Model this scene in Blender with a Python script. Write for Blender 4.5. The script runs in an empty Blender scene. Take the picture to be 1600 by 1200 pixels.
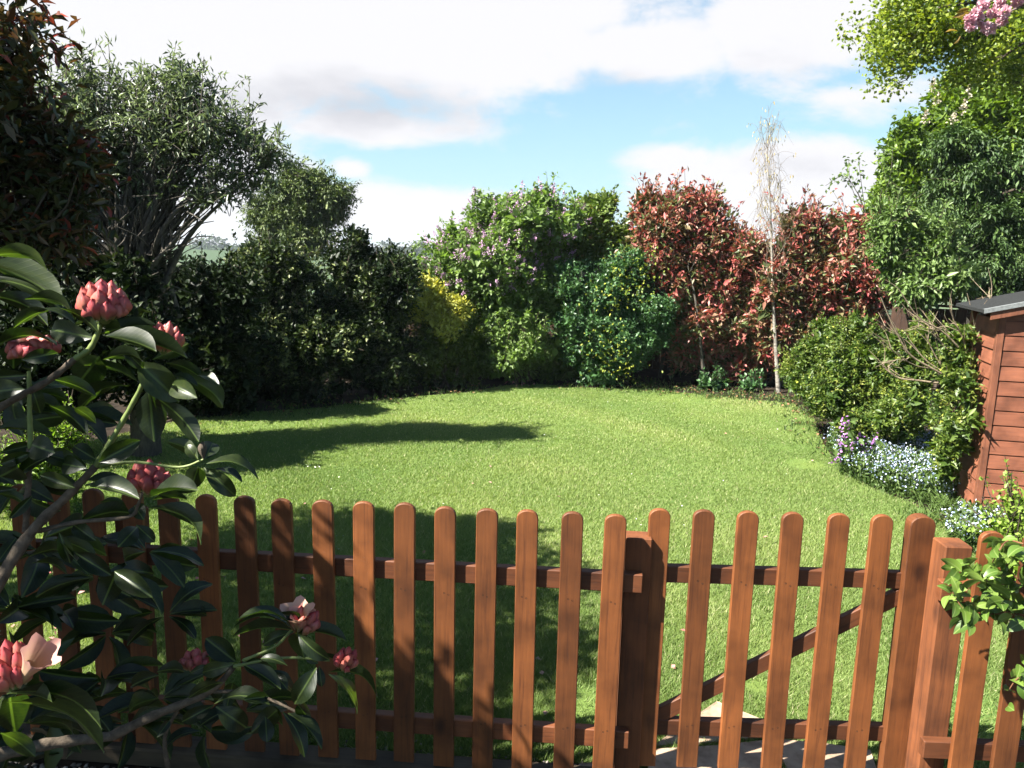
import bpy, math, random
import numpy as np
from mathutils import Matrix, Vector

rng = np.random.default_rng(7)
random.seed(7)
sc = bpy.context.scene
COL = sc.collection

# ------------------------------------------------------------------ camera
F_PX = 1244.0
CX, CY, H = 800.0, 600.0, 2.0
_U = np.array([166.0, 6900.0, F_PX]); _U /= np.linalg.norm(_U)
_F = np.array([0, 0, -1.0])
_Y = _F - _F.dot(_U) * _U; _Y /= np.linalg.norm(_Y)
_X = np.cross(_Y, _U)
RC = np.array([_X, _Y, _U])
cam_d = bpy.data.cameras.new('camera'); cam = bpy.data.objects.new('camera', cam_d)
COL.objects.link(cam)
cam_d.sensor_width = 36; cam_d.lens = 36 * F_PX / 1600
cam_d.clip_start = 0.05; cam_d.clip_end = 5000
M4 = Matrix([list(RC[0]) + [0], list(RC[1]) + [0], list(RC[2]) + [H], [0, 0, 0, 1]])
cam.matrix_world = M4
sc.camera = cam
CAM = np.array([0, 0, H])

def ray(u, v): return RC @ np.array([u - CX, -(v - CY), -F_PX])
def P(u, v, y):
    d = ray(u, v); return d * (y / d[1]) + CAM
def Z(u, v, z=0.0):
    d = ray(u, v); return d * ((z - H) / d[2]) + CAM
def pxm(u, v, y):           # metres per photograph pixel at that spot
    d = ray(u, v); return (y / d[1])

# ------------------------------------------------------------------ light
SUN_EL, SUN_DIR = 47.0, np.array([-0.905, -0.425])
sun_d = bpy.data.lights.new('sun', 'SUN'); sun_d.energy = 5.0; sun_d.angle = math.radians(0.5)
sun_d.color = (1.0, 0.95, 0.86)
sun = bpy.data.objects.new('sun', sun_d); COL.objects.link(sun)
_e = math.radians(SUN_EL)
_s = Vector((SUN_DIR[0] * math.cos(_e), SUN_DIR[1] * math.cos(_e), math.sin(_e))).normalized()
sun.rotation_euler = _s.to_track_quat('Z', 'Y').to_euler()
sun.location = (-10, -5, 12)

sc.view_settings.view_transform = 'Standard'
sc.view_settings.look = 'None'
sc.view_settings.exposure = 2.2
sc.view_settings.gamma = 1.0
sc.view_settings.use_curve_mapping = False

world = bpy.data.worlds.new('World'); sc.world = world; world.use_nodes = True
def build_world():
    nt = world.node_tree; nt.nodes.clear(); N = nt.nodes.new; L = nt.links.new
    out = N('ShaderNodeOutputWorld'); bg = N('ShaderNodeBackground'); L(bg.outputs[0], out.inputs[0])
    bg.inputs[1].default_value = 0.05
    sky = N('ShaderNodeTexSky'); sky.sky_type = 'NISHITA'; sky.sun_disc = False
    sky.sun_elevation = _e; sky.sun_rotation = math.atan2(SUN_DIR[0], SUN_DIR[1])
    sky.air_density = 1.0; sky.dust_density = 0.6; sky.ozone_density = 1.4
    tc = N('ShaderNodeTexCoord')
    def math_(op, a, b=None, c=None, clamp=False):
        n = N('ShaderNodeMath'); n.operation = op; n.use_clamp = clamp
        for i, x in enumerate((a, b, c)):
            if x is None: continue
            if isinstance(x, (int, float)): n.inputs[i].default_value = x
            else: L(x, n.inputs[i])
        return n.outputs[0]
    def noise(scale, detail, rough, stretch=(1, 1, 2.2), dist=0.0):
        mp = N('ShaderNodeMapping'); mp.inputs['Scale'].default_value = stretch
        L(tc.outputs['Generated'], mp.inputs['Vector'])
        n = N('ShaderNodeTexNoise'); n.inputs['Scale'].default_value = scale
        n.inputs['Detail'].default_value = detail; n.inputs['Roughness'].default_value = rough
        n.inputs['Distortion'].default_value = dist
        L(mp.outputs[0], n.inputs['Vector']); return n.outputs[0]
    # clouds sit at fixed compass directions
    rgt = RC[:, 0]; upv = RC[:, 1]
    def blob(u, v, ru, rv, gain):
        c = ray(u, v); c /= np.linalg.norm(c)
        sub = N('ShaderNodeVectorMath'); sub.operation = 'SUBTRACT'
        L(tc.outputs['Generated'], sub.inputs[0]); sub.inputs[1].default_value = c
        right = np.array([c[1], -c[0], 0]); right /= np.linalg.norm(right)
        up = np.cross(right, c)
        def dot(vec, r):
            n = N('ShaderNodeVectorMath'); n.operation = 'DOT_PRODUCT'
            L(sub.outputs[0], n.inputs[0]); n.inputs[1].default_value = vec / r
            return n.outputs['Value']
        k = np.linalg.norm(np.array([u - CX, v - CY, F_PX]))
        a = dot(right, ru / k); b = dot(up, rv / k); d = dot(c, 0.6)
        s = math_('ADD', math_('ADD', math_('MULTIPLY', a, a), math_('MULTIPLY', b, b)), math_('MULTIPLY', d, d))
        g = math_('SUBTRACT', 1.0, math_('SQRT', s)); g = math_('MAXIMUM', g, -0.35)
        return math_('MULTIPLY', g, gain)
    spots = [(420, -80, 720, 300, 1.0), (120, 230, 420, 220, 1.0), (1255, 20, 160, 120, 1.0), (560, 195, 190, 38, 0.55), (1000, 80, 170, 62, .6), (1010, -60, 160, 80, .5),
             (620, 345, 330, 70, 0.62), (760, 320, 120, 34, 0.5), (1225, 300, 290, 85, 0.95), (1060, 250, 120, 26, 0.5),
             (1365, 150, 120, 40, 0.35), (545, 262, 40, 22, 0.5), (300, 440, 1000, 120, 0.85), (1500, 420, 700, 90, .7),
             (-1300, 100, 600, 300, 0.5), (2700, 60, 500, 260, .5)]
    acc = None
    for s in spots:
        b = blob(*s); acc = b if acc is None else math_('MAXIMUM', acc, b)
    n1 = noise(7.0, 8, 0.62, (1, 1, 2.0), .3); n2 = noise(2.2, 5, 0.55)
    dens = math_('ADD', math_('MULTIPLY', acc, 1.5), math_('MULTIPLY', math_('SUBTRACT', n1, 0.5), 1.7))
    dens = math_('ADD', dens, math_('MULTIPLY', math_('SUBTRACT', n2, 0.52), 0.7))
    mr = N('ShaderNodeMapRange'); mr.interpolation_type = 'SMOOTHSTEP'
    L(dens, mr.inputs[0]); mr.inputs[1].default_value = -0.08; mr.inputs[2].default_value = 0.42
    cover = mr.outputs[0]
    # grey undersides: one shape under the big cloud, one soft noise
    g1 = blob(560, 165, 330, 62, 1.0); g2 = blob(1235, 112, 110, 50, .55); g3 = blob(1270, 265, 190, 30, .4); g4 = blob(990, 140, 120, 40, .6)
    gg = math_('MAXIMUM', math_('MAXIMUM', g1, g2), math_('MAXIMUM', g3, g4))
    n3 = noise(9.0, 5, 0.6, (1, 1, 2.4))
    gy = math_('ADD', math_('MULTIPLY', gg, 1.3), math_('MULTIPLY', math_('SUBTRACT', n3, 0.47), 1.5))
    mg = N('ShaderNodeMapRange'); mg.interpolation_type = 'SMOOTHSTEP'
    L(gy, mg.inputs[0]); mg.inputs[1].default_value = 0.1; mg.inputs[2].default_value = 1.3
    cc = N('ShaderNodeMixRGB'); L(mg.outputs[0], cc.inputs[0])
    cc.inputs[1].default_value = (4.25, 4.25, 4.4, 1); cc.inputs[2].default_value = (3.0, 3.05, 3.3, 1)
    # thin bright air in the blue
    hz = N('ShaderNodeMixRGB'); 
    sp = N('ShaderNodeSeparateXYZ'); L(tc.outputs['Generated'], sp.inputs[0])
    el = N('ShaderNodeMapRange'); L(sp.outputs['Z'], el.inputs[0]); el.inputs[1].default_value = 0.0; el.inputs[2].default_value = 0.42; el.inputs[3].default_value = .72; el.inputs[4].default_value = .06
    L(el.outputs[0], hz.inputs[0])
    hs = N('ShaderNodeHueSaturation'); hs.inputs['Saturation'].default_value = 1.1; hs.inputs['Value'].default_value = 0.72
    L(sky.outputs[0], hs.inputs['Color']); L(hs.outputs[0], hz.inputs[1]); hz.inputs[2].default_value = (2.5, 4.1, 4.9, 1)
    mx = N('ShaderNodeMixRGB'); L(cover, mx.inputs[0]); L(hz.outputs[0], mx.inputs[1]); L(cc.outputs[0], mx.inputs[2])
    L(mx.outputs[0], bg.inputs[0])
build_world()

# ------------------------------------------------------------------ materials
def new_mat(name):
    m = bpy.data.materials.new(name); m.use_nodes = True
    nt = m.node_tree; nt.nodes.clear()
    o = nt.nodes.new('ShaderNodeOutputMaterial')
    return m, nt, o
def node(nt, t, **kw):
    n = nt.nodes.new(t)
    for k, v in kw.items():
        if k.startswith('_'): n.inputs[k[1:]].default_value = v
        else: setattr(n, k, v)
    return n
def ramp(nt, fac, stops):
    r = nt.nodes.new('ShaderNodeValToRGB'); e = r.color_ramp.elements
    while len(e) < len(stops): e.new(0.5)
    for i, (p, c) in enumerate(stops):
        e[i].position = p; e[i].color = (*c, 1)
    nt.links.new(fac, r.inputs[0]); return r.outputs[0]

AL = 0.84
def leaf_mat(name, stops, rough=0.45, trans=0.3, spec=0.36, tcol=None, bright=1.0):
    m, nt, o = new_mat(name)
    at = node(nt, 'ShaderNodeAttribute', attribute_name='tone')
    col = ramp(nt, at.outputs['Fac'], [(p, tuple(x * bright * AL for x in c)) for p, c in stops])
    b = node(nt, 'ShaderNodeBsdfPrincipled', _Roughness=rough)
    b.inputs['Specular IOR Level'].default_value = min(spec, .36)
    nt.links.new(col, b.inputs['Base Color'])
    t = node(nt, 'ShaderNodeBsdfTranslucent')
    mul = node(nt, 'ShaderNodeMixRGB', blend_type='MULTIPLY', _Fac=1.0)
    nt.links.new(col, mul.inputs[1]); mul.inputs[2].default_value = (*(tcol or (1.3, 1.5, 0.55)), 1)
    nt.links.new(mul.outputs[0], t.inputs[0])
    mx = node(nt, 'ShaderNodeMixShader', _Fac=trans)
    nt.links.new(b.outputs[0], mx.inputs[1]); nt.links.new(t.outputs[0], mx.inputs[2])
    nt.links.new(mx.outputs[0], o.inputs[0]); return m

def noise_mat(name, c1, c2, scale=20, rough=0.8, bump=0.3, stretch=(1, 1, 1), spec=0.3, c3=None, detail=6, dist=0.01):
    m, nt, o = new_mat(name)
    tc = node(nt, 'ShaderNodeTexCoord'); mp = node(nt, 'ShaderNodeMapping'); mp.inputs['Scale'].default_value = stretch
    oi = node(nt, 'ShaderNodeObjectInfo'); sc_ = node(nt, 'ShaderNodeVectorMath', operation='SCALE'); sc_.inputs[0].default_value = (7, 13, 5)
    nt.links.new(oi.outputs['Random'], sc_.inputs['Scale'])
    ad = node(nt, 'ShaderNodeVectorMath', operation='ADD')
    nt.links.new(tc.outputs['Object'], ad.inputs[0]); nt.links.new(sc_.outputs[0], ad.inputs[1])
    nt.links.new(ad.outputs[0], mp.inputs[0])
    n = node(nt, 'ShaderNodeTexNoise', _Scale=scale, _Detail=detail, _Roughness=0.62)
    nt.links.new(mp.outputs[0], n.inputs['Vector'])
    c1, c2, c3 = [None if c is None else tuple(x * .62 for x in c) for c in (c1, c2, c3)]
    st = [(0.3, c1), (0.7, c2)] if c3 is None else [(0.3, c1), (0.52, c2), (0.72, c3)]
    col = ramp(nt, n.outputs[0], st)
    b = node(nt, 'ShaderNodeBsdfPrincipled', _Roughness=rough); b.inputs['Specular IOR Level'].default_value = spec
    nt.links.new(col, b.inputs['Base Color'])
    bp = node(nt, 'ShaderNodeBump', _Strength=bump, _Distance=dist)
    nt.links.new(n.outputs[0], bp.inputs['Height']); nt.links.new(bp.outputs[0], b.inputs['Normal'])
    nt.links.new(b.outputs[0], o.inputs[0]); return m

def wood_mat(name, base, dark, axis='z', rough=0.62, var=0.38, knots=True):
    base, dark = tuple(x * .61 for x in base), tuple(x * .56 for x in dark)
    m, nt, o = new_mat(name); L = nt.links.new
    tc = node(nt, 'ShaderNodeTexCoord'); oi = node(nt, 'ShaderNodeObjectInfo')
    sc_ = node(nt, 'ShaderNodeVectorMath', operation='SCALE'); sc_.inputs[0].default_value = (3, 9, 17)
    L(oi.outputs['Random'], sc_.inputs['Scale'])
    ad = node(nt, 'ShaderNodeVectorMath', operation='ADD'); L(tc.outputs['Object'], ad.inputs[0]); L(sc_.outputs[0], ad.inputs[1])
    mp = node(nt, 'ShaderNodeMapping'); mp.inputs['Scale'].default_value = {'z': (1, 1, .05), 'x': (.05, 1, 1), 'y': (1, .05, 1)}[axis]
    L(ad.outputs[0], mp.inputs[0])
    n = node(nt, 'ShaderNodeTexNoise', _Scale=150.0, _Detail=5.0, _Roughness=0.55, _Distortion=0.6); L(mp.outputs[0], n.inputs['Vector'])
    n2 = node(nt, 'ShaderNodeTexNoise', _Scale=45.0, _Detail=3.0, _Roughness=0.5, _Distortion=1.2); L(mp.outputs[0], n2.inputs['Vector'])
    n3 = node(nt, 'ShaderNodeTexNoise', _Scale=7.0, _Detail=3.0); L(ad.outputs[0], n3.inputs['Vector'])
    mixn = node(nt, 'ShaderNodeMath', operation='MULTIPLY_ADD'); L(n.outputs[0], mixn.inputs[0]); mixn.inputs[1].default_value = .45
    s2 = node(nt, 'ShaderNodeMath', operation='MULTIPLY'); L(n2.outputs[0], s2.inputs[0]); s2.inputs[1].default_value = .55; L(s2.outputs[0], mixn.inputs[2])
    col = ramp(nt, mixn.outputs[0], [(0.3, dark), (0.47, tuple((a * 2 + b) / 3 for a, b in zip(base, dark))), (0.66, base)])
    # weathered blotches
    bl = ramp(nt, n3.outputs[0], [(0.28, (.55, .52, .50)), (0.5, (.95, .93, .92)), (0.72, (1.25, 1.22, 1.2))])
    mul = node(nt, 'ShaderNodeMixRGB', blend_type='MULTIPLY', _Fac=1.0); L(col, mul.inputs[1]); L(bl, mul.inputs[2])
    last = mul.outputs[0]
    rv = node(nt, 'ShaderNodeMapRange'); rv.inputs[3].default_value = 1 - var; rv.inputs[4].default_value = 1 + var * .6; L(oi.outputs['Random'], rv.inputs[0])
    m2 = node(nt, 'ShaderNodeVectorMath', operation='SCALE'); L(last, m2.inputs[0]); L(rv.outputs[0], m2.inputs['Scale']); last = m2.outputs[0]
    if knots:
        mk = node(nt, 'ShaderNodeMapping'); mk.inputs['Scale'].default_value = {'z': (1, 1, .55), 'x': (.55, 1, 1), 'y': (1, .55, 1)}[axis]; L(ad.outputs[0], mk.inputs[0])
        vo = node(nt, 'ShaderNodeTexVoronoi', _Scale=5.5); L(mk.outputs[0], vo.inputs['Vector'])
        kr = ramp(nt, vo.outputs['Distance'], [(0.05, (.22, .18, .16)), (0.15, (1, 1, 1))])
        mk2 = node(nt, 'ShaderNodeMixRGB', blend_type='MULTIPLY', _Fac=0.8); L(last, mk2.inputs[1]); L(kr, mk2.inputs[2]); last = mk2.outputs[0]
    b = node(nt, 'ShaderNodeBsdfPrincipled', _Roughness=rough); b.inputs['Specular IOR Level'].default_value = .35
    L(last, b.inputs['Base Color'])
    bp = node(nt, 'ShaderNodeBump', _Strength=0.5, _Distance=0.002); L(mixn.outputs[0], bp.inputs['Height']); L(bp.outputs[0], b.inputs['Normal'])
    L(b.outputs[0], o.inputs[0]); return m

# ------------------------------------------------------------------ object helpers
def V3(a): return Vector((float(a[0]), float(a[1]), float(a[2])))
def thing(name, label, cat, loc=(0, 0, 0), group=None):
    o = bpy.data.objects.new(name, None); COL.objects.link(o); o.location = V3(loc); o.empty_display_size = .1
    o['label'] = label; o['category'] = cat
    if group: o['group'] = group
    return o
def obj(name, me, mat=None, parent=None, loc=(0, 0, 0), kind=None, matrix=None, label=None):
    o = bpy.data.objects.new(name, me); COL.objects.link(o)
    if mat is not None and len(me.materials) == 0: me.materials.append(mat)
    o.parent = parent
    if matrix is not None: o.matrix_local = matrix
    else: o.location = V3(loc)
    if kind: o['kind'] = kind
    if label: o['label'] = label
    return o
def fast_mesh(name, verts, faces, attrs=None, smooth=False):
    """faces: (n,k) int array"""
    verts = np.asarray(verts, np.float32); faces = np.asarray(faces, np.int32); n, k = faces.shape
    me = bpy.data.meshes.new(name)
    me.vertices.add(len(verts)); me.vertices.foreach_set('co', verts.ravel())
    me.loops.add(n * k); me.loops.foreach_set('vertex_index', faces.ravel())
    me.polygons.add(n); me.polygons.foreach_set('loop_start', np.arange(0, n * k, k, dtype=np.int32))
    if smooth: me.polygons.foreach_set('use_smooth', np.ones(n, bool))
    for an, av in (attrs or {}).items():
        a = me.attributes.new(an, 'FLOAT', 'POINT'); a.data.foreach_set('value', np.asarray(av, np.float32))
    me.update(calc_edges=True); return me
def py_mesh(name, verts, faces, smooth=False):
    me = bpy.data.meshes.new(name); me.from_pydata([tuple(map(float, v)) for v in verts], [], faces)
    if smooth: me.polygons.foreach_set('use_smooth', [True] * len(me.polygons))
    me.update(); return me
def box_mesh(name, sx, sy, sz, bev=0.0, x0=None, y0=None, z0=None, jitter=0.0):
    """box spanning x0..x0+sx etc. (centred in x,y and standing on z=0 by default) with chamfered edges"""
    import bmesh
    bm = bmesh.new(); bmesh.ops.create_cube(bm, size=1)
    x0 = -sx / 2 if x0 is None else x0; y0 = -sy / 2 if y0 is None else y0; z0 = 0 if z0 is None else z0
    for v in bm.verts:
        v.co = Vector((x0 + (v.co.x + .5) * sx, y0 + (v.co.y + .5) * sy, z0 + (v.co.z + .5) * sz))
    if bev: bmesh.ops.bevel(bm, geom=bm.edges[:], offset=bev, segments=1, affect='EDGES')
    me = bpy.data.meshes.new(name); bm.to_mesh(me); bm.free(); return me

class Tubes:
    def __init__(s, sides=6): s.v, s.f, s.t, s.n, s.k = [], [], [], 0, sides
    def add(s, pts, radii, tone=0.5, sides=None):
        pts = np.asarray(pts, float); k = sides or s.k; m = len(pts)
        if np.isscalar(radii): radii = [radii] * m
        radii = np.asarray(radii, float)
        T = np.gradient(pts, axis=0); T /= np.linalg.norm(T, axis=1)[:, None] + 1e-9
        ref = np.array([0.31, 0.17, 0.93]) if abs(T[0] @ np.array([0.31, 0.17, 0.93])) < .9 else np.array([1.0, 0, 0])
        A = np.cross(T, ref); A /= np.linalg.norm(A, axis=1)[:, None] + 1e-9; B = np.cross(T, A)
        ang = np.linspace(0, 2 * math.pi, k, endpoint=False)
        ring = pts[:, None, :] + radii[:, None, None] * (np.cos(ang)[None, :, None] * A[:, None, :] + np.sin(ang)[None, :, None] * B[:, None, :])
        s.v.append(ring.reshape(-1, 3)); b = s.n
        i = np.arange(m - 1)[:, None]; j = np.arange(k)[None, :]; jn = (j + 1) % k
        q = np.stack([b + i * k + j, b + i * k + jn, b + (i + 1) * k + jn, b + (i + 1) * k + j], -1).reshape(-1, 4)
        s.f.append(q); s.n += m * k; s.t.append(np.full(m * k, tone))
        return s
    def mesh(s, name, org=(0, 0, 0)):
        return fast_mesh(name, np.concatenate(s.v) - np.asarray(org), np.concatenate(s.f), {'tone': np.concatenate(s.t)}, smooth=True)

def curve(pts, n=10):
    """Catmull-Rom through pts"""
    pts = np.asarray(pts, float)
    if len(pts) == 2: return pts[0] + (pts[1] - pts[0]) * np.linspace(0, 1, n)[:, None]
    p = np.vstack([2 * pts[0] - pts[1], pts, 2 * pts[-1] - pts[-2]]); out = []
    m = len(pts) - 1; per = max(2, n // m)
    for i in range(m):
        a, b, c, d = p[i:i + 4]
        for t in np.linspace(0, 1, per, endpoint=False):
            out.append(.5 * ((2 * b) + (c - a) * t + (2 * a - 5 * b + 4 * c - d) * t * t + (3 * b - a - 3 * c + d) * t ** 3))
    out.append(pts[-1]); return np.array(out)

def unit(a): return a / (np.linalg.norm(a, axis=-1, keepdims=True) + 1e-9)

LEAF_K = (np.array([[0, 0, 0], [.5, .45, .12], [0, 1, -.06], [-.5, .45, .12]]), np.array([[0, 1, 2], [0, 2, 3]]))
LEAF_L = (np.array([[0, 0, 0], [.42, .28, .1], [.42, .62, .1], [0, 1, -.12], [-.42, .62, .1], [-.42, .28, .1], [0, .5, 0]]),
          np.array([[0, 1, 6], [1, 2, 6], [2, 3, 6], [6, 3, 4], [6, 4, 5], [0, 6, 5]]))
def leaves(pos, dirs, Ls, Ws, tone, tmpl=LEAF_K, upbias=0.6):
    n = len(pos); d = unit(dirs)
    r = rng.normal(size=(n, 3)) * (1 - upbias) + np.array([0, 0, 1.0]) * upbias
    s = unit(np.cross(d, r)); nn = np.cross(s, d)
    tv, tf = tmpl; k = len(tv)
    Ls = np.broadcast_to(Ls, (n,))[:, None, None]; Ws = np.broadcast_to(Ws, (n,))[:, None, None]
    V = pos[:, None, :] + s[:, None, :] * tv[None, :, 0:1] * Ws + d[:, None, :] * tv[None, :, 1:2] * Ls + nn[:, None, :] * tv[None, :, 2:3] * Ls
    Fc = (tf[None] + (np.arange(n) * k)[:, None, None]).reshape(-1, 3)
    return V.reshape(-1, 3), Fc, np.repeat(tone, k)
class Leaves:
    def __init__(s): s.v, s.f, s.t, s.n = [], [], [], 0
    def add(s, *a, **k):
        v, f, t = leaves(*a, **k); s.v.append(v); s.f.append(f + s.n); s.t.append(t); s.n += len(v)
    def mesh(s, name, org): return fast_mesh(name, np.concatenate(s.v) - np.asarray(org), np.concatenate(s.f), {'tone': np.concatenate(s.t)})

def blobs_px(spec, Y, deep=0.85):
    """spec rows: (u, v, ru, rv[, dY]) -> centres and radii in metres"""
    C, R = [], []
    for row in spec:
        u, v, ru, rv = row[:4]; y = Y + (row[4] if len(row) > 4 else 0)
        s = pxm(u, v, y); C.append(P(u, v, y)); R.append([ru * s, deep * .5 * (ru + rv) * s if ru * 0 == 0 else 0, rv * s])
    return np.array(C), np.array(R)

def split_blobs(C, R, k=8, f=.46, seed=0, pos=.70):
    r = np.random.default_rng(seed + 100); oc, orr = [], []
    for c, rr in zip(C, R):
        oc.append(c); orr.append(rr * .62)
        d = r.normal(size=(k, 3)); d /= np.linalg.norm(d, axis=1)[:, None]; d[:, 1] -= .25
        for i in range(k):
            oc.append(c + d[i] * rr * pos * r.uniform(.75, 1.15)); orr.append(np.full(3, (rr[0] + rr[2]) / 2 * f * r.uniform(.65, 1.25)) * [1.1, 1, .85])
    return np.array(oc), np.array(orr)
def lump(dirs, seed, amp):
    r = np.random.default_rng(seed); out = np.zeros(len(dirs))
    for f in (2.3, 4.1, 7.3, 12.0, 19.0):
        w = r.normal(size=(3,)) * f; w2 = r.normal(size=(3,)) * f
        out += amp / (f ** .5) * 1.9 * np.sin(dirs @ w + r.uniform(0, 6)) * np.cos(dirs @ w2 + r.uniform(0, 6))
    return out

def crown(L, C, R, n, size, width, per=12, spread=2.2, rough=0.16, inner=0.25, out=0.8, up=0.25, droop=0.0, tmpl=LEAF_K,
          tone=(0.5, 0.18), tone_out=0.0, upbias=0.6, rnd=0.7, seed=1, cut=None, ground=0.03, inner_scale=1.8, twigs=None, base=None, ltone=.1):
    """leaf clusters over and inside a union of lumpy ellipsoids"""
    area = (R[:, 0] * R[:, 2] + R[:, 0] * R[:, 1] + R[:, 1] * R[:, 2]); pr = area / area.sum()
    m = int(n / per); idx = rng.choice(len(C), m, p=pr)
    d = unit(rng.normal(size=(m, 3))); isin = rng.random(m) < inner
    rad = 1 + lump(d + idx[:, None] * .7, seed, rough) - np.abs(rng.normal(size=m)) * 0.09
    rad = rad + np.where(rng.random(m) < .13, rng.exponential(.11, m), 0)
    rad = np.where(isin, rng.uniform(.35, .85, m), rad)
    pos = C[idx] + d * R[idx] * rad[:, None]
    keep = np.ones(m, bool)
    for j in range(len(C)):
        q = np.linalg.norm((pos - C[j]) / R[j], axis=1); keep &= ~((q < .72) & (idx != j) & ~isin)
    keep &= pos[:, 2] > ground + .02
    if cut is not None: keep &= cut(pos)
    pos, d, isin, idx = pos[keep], d[keep], isin[keep], idx[keep]; m = len(pos)
    nrm = unit(d / R[idx])
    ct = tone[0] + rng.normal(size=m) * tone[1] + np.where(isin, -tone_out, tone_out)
    axis = unit(nrm * out + np.array([0, 0, up - droop]) + rng.normal(size=(m, 3)) * .45)
    if twigs is not None:
        for i in rng.choice(m, min(m, twigs[1]), replace=False):
            twigs[0].add(np.array([pos[i] - axis[i] * size * 3.5, pos[i] + axis[i] * size * .5]), [size * .05, size * .015], sides=3)
    k = per
    t = rng.random((m, k)); off = rng.normal(size=(m, k, 3)) * size * .45
    p = pos[:, None, :] + axis[:, None, :] * (t[..., None] - .6) * size * spread + off
    dl = axis[:, None, :] * .6 + rng.normal(size=(m, k, 3)) * rnd + np.array([0, 0, -droop])
    sc_ = np.where(isin, inner_scale, 1.0)[:, None] * rng.uniform(.6, 1.25, (m, k))
    tt = np.clip(ct[:, None] + rng.normal(size=(m, k)) * ltone, 0, 1)
    ok = (p[..., 2] > ground).ravel()
    L.add(p.reshape(-1, 3)[ok], dl.reshape(-1, 3)[ok], (sc_ * size).ravel()[ok], (sc_ * width).ravel()[ok], tt.ravel()[ok], tmpl=tmpl, upbias=upbias)
    return pos, axis

def shoots(L, T, pos, axis, n, ln, size, width, tone, zmin, k=11, upw=.8, out=.6):
    ids = np.where(pos[:, 2] > zmin)[0]
    if len(ids) == 0: return
    ids = rng.choice(ids, min(n, len(ids)), replace=False)
    for i in ids:
        d = unit(axis[i] * out + np.array([0, 0, upw]) + rng.normal(size=3) * .25); l = ln * rng.uniform(.5, 1.3)
        c = curve([pos[i] - d * l * .2, pos[i] + d * l * .5 + rng.normal(size=3) * l * .05, pos[i] + d * l], 6); T.add(c, np.linspace(.005, .002, len(c)), sides=3)
        f = rng.random(k) ** .8; p = pos[i] + d * (l * f)[:, None] + rng.normal(size=(k, 3)) * size * .25
        L.add(p, d * .7 + rng.normal(size=(k, 3)) * .7, size * rng.uniform(.6, 1.1, k), width * rng.uniform(.6, 1.1, k), np.clip(tone + .15 + rng.normal(size=k) * .12, 0, 1))
def limbs(T, base, targets, r0, bend=0.25, seg=7, sub=0, tone=0.5, spread0=0.1, forkz=0.35):
    for tg in targets:
        b = base + np.array([rng.normal() * spread0, rng.normal() * spread0, 0]); v = tg - b; ln = np.linalg.norm(v)
        mid = b + v * .5 + np.array([0, 0, ln * bend * .5]) + rng.normal(size=3) * ln * .06
        mid[:2] = b[:2] + (mid[:2] - b[:2]) * (1 - forkz * .5)
        c = curve([b, mid, tg], seg * 2); r = np.linspace(r0, r0 * .18, len(c)) * rng.uniform(.7, 1.15)
        T.add(c, r, tone)
        for _ in range(sub):
            i = rng.integers(len(c) // 3, int(len(c) * .8)); q = c[i] + unit(v + rng.normal(size=3) * ln * .5) * ln * rng.uniform(.10, .22)
            T.add(curve([c[i], (c[i] + q) / 2 + rng.normal(size=3) * ln * .02, q], 6), np.linspace(r[i] * .6, r[i] * .12, 7)[:len(curve([c[i], q, q], 6))] if False else np.linspace(r[i] * .6, r[i] * .12, len(curve([c[i], (c[i] + q) / 2, q], 6))), tone, sides=4)

# ------------------------------------------------------------------ shared materials
BARK = noise_mat('bark', (.035, .026, .018), (.12, .09, .065), 60, .9, .6, (1, 1, .3))
BARK_G = noise_mat('grey_bark', (.05, .045, .035), (.17, .15, .12), 60, .9, .6, (1, 1, .3))
SOIL = noise_mat('soil', (.018, .013, .009), (.06, .045, .03), 9, .95, .8, c3=(.10, .08, .055), dist=.03)

# ================================================================== SETTING
def ground_z(x, y):
    dx = np.maximum(0, np.maximum(-11 - x, x - 13)); dy = np.maximum(0, np.maximum(-12 - y, y - 22))
    r = np.hypot(dx, dy)
    z = -24 * np.clip((r - 3) / 190, 0, 1) ** 1.1
    t = np.clip((y - 190) / 300, 0, 1); hill = (t * t * (3 - 2 * t)) * (19.5 + 3 * np.sin(x * .006 + .6) + 1.2 * np.sin(x * .021))
    t2 = np.clip((y - 500) / 500, 0, 1)
    return z + hill - 16 * t2
gx = np.concatenate([-np.geomspace(14, 900, 40)[::-1], np.linspace(-13, 15, 29), np.geomspace(16, 900, 40)])
gy = np.concatenate([-np.geomspace(13, 120, 10)[::-1], np.linspace(-12, 22, 35), np.geomspace(23, 900, 110)])
GX, GY = np.meshgrid(gx, gy); GZ = ground_z(GX, GY)
nx, ny = len(gx), len(gy)
ii, jj = np.meshgrid(np.arange(nx - 1), np.arange(ny - 1)); q0 = (jj * nx + ii).ravel()
gme = fast_mesh('ground', np.stack([GX, GY, GZ], -1).reshape(-1, 3), np.stack([q0, q0 + 1, q0 + nx + 1, q0 + nx], -1), smooth=True)
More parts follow.
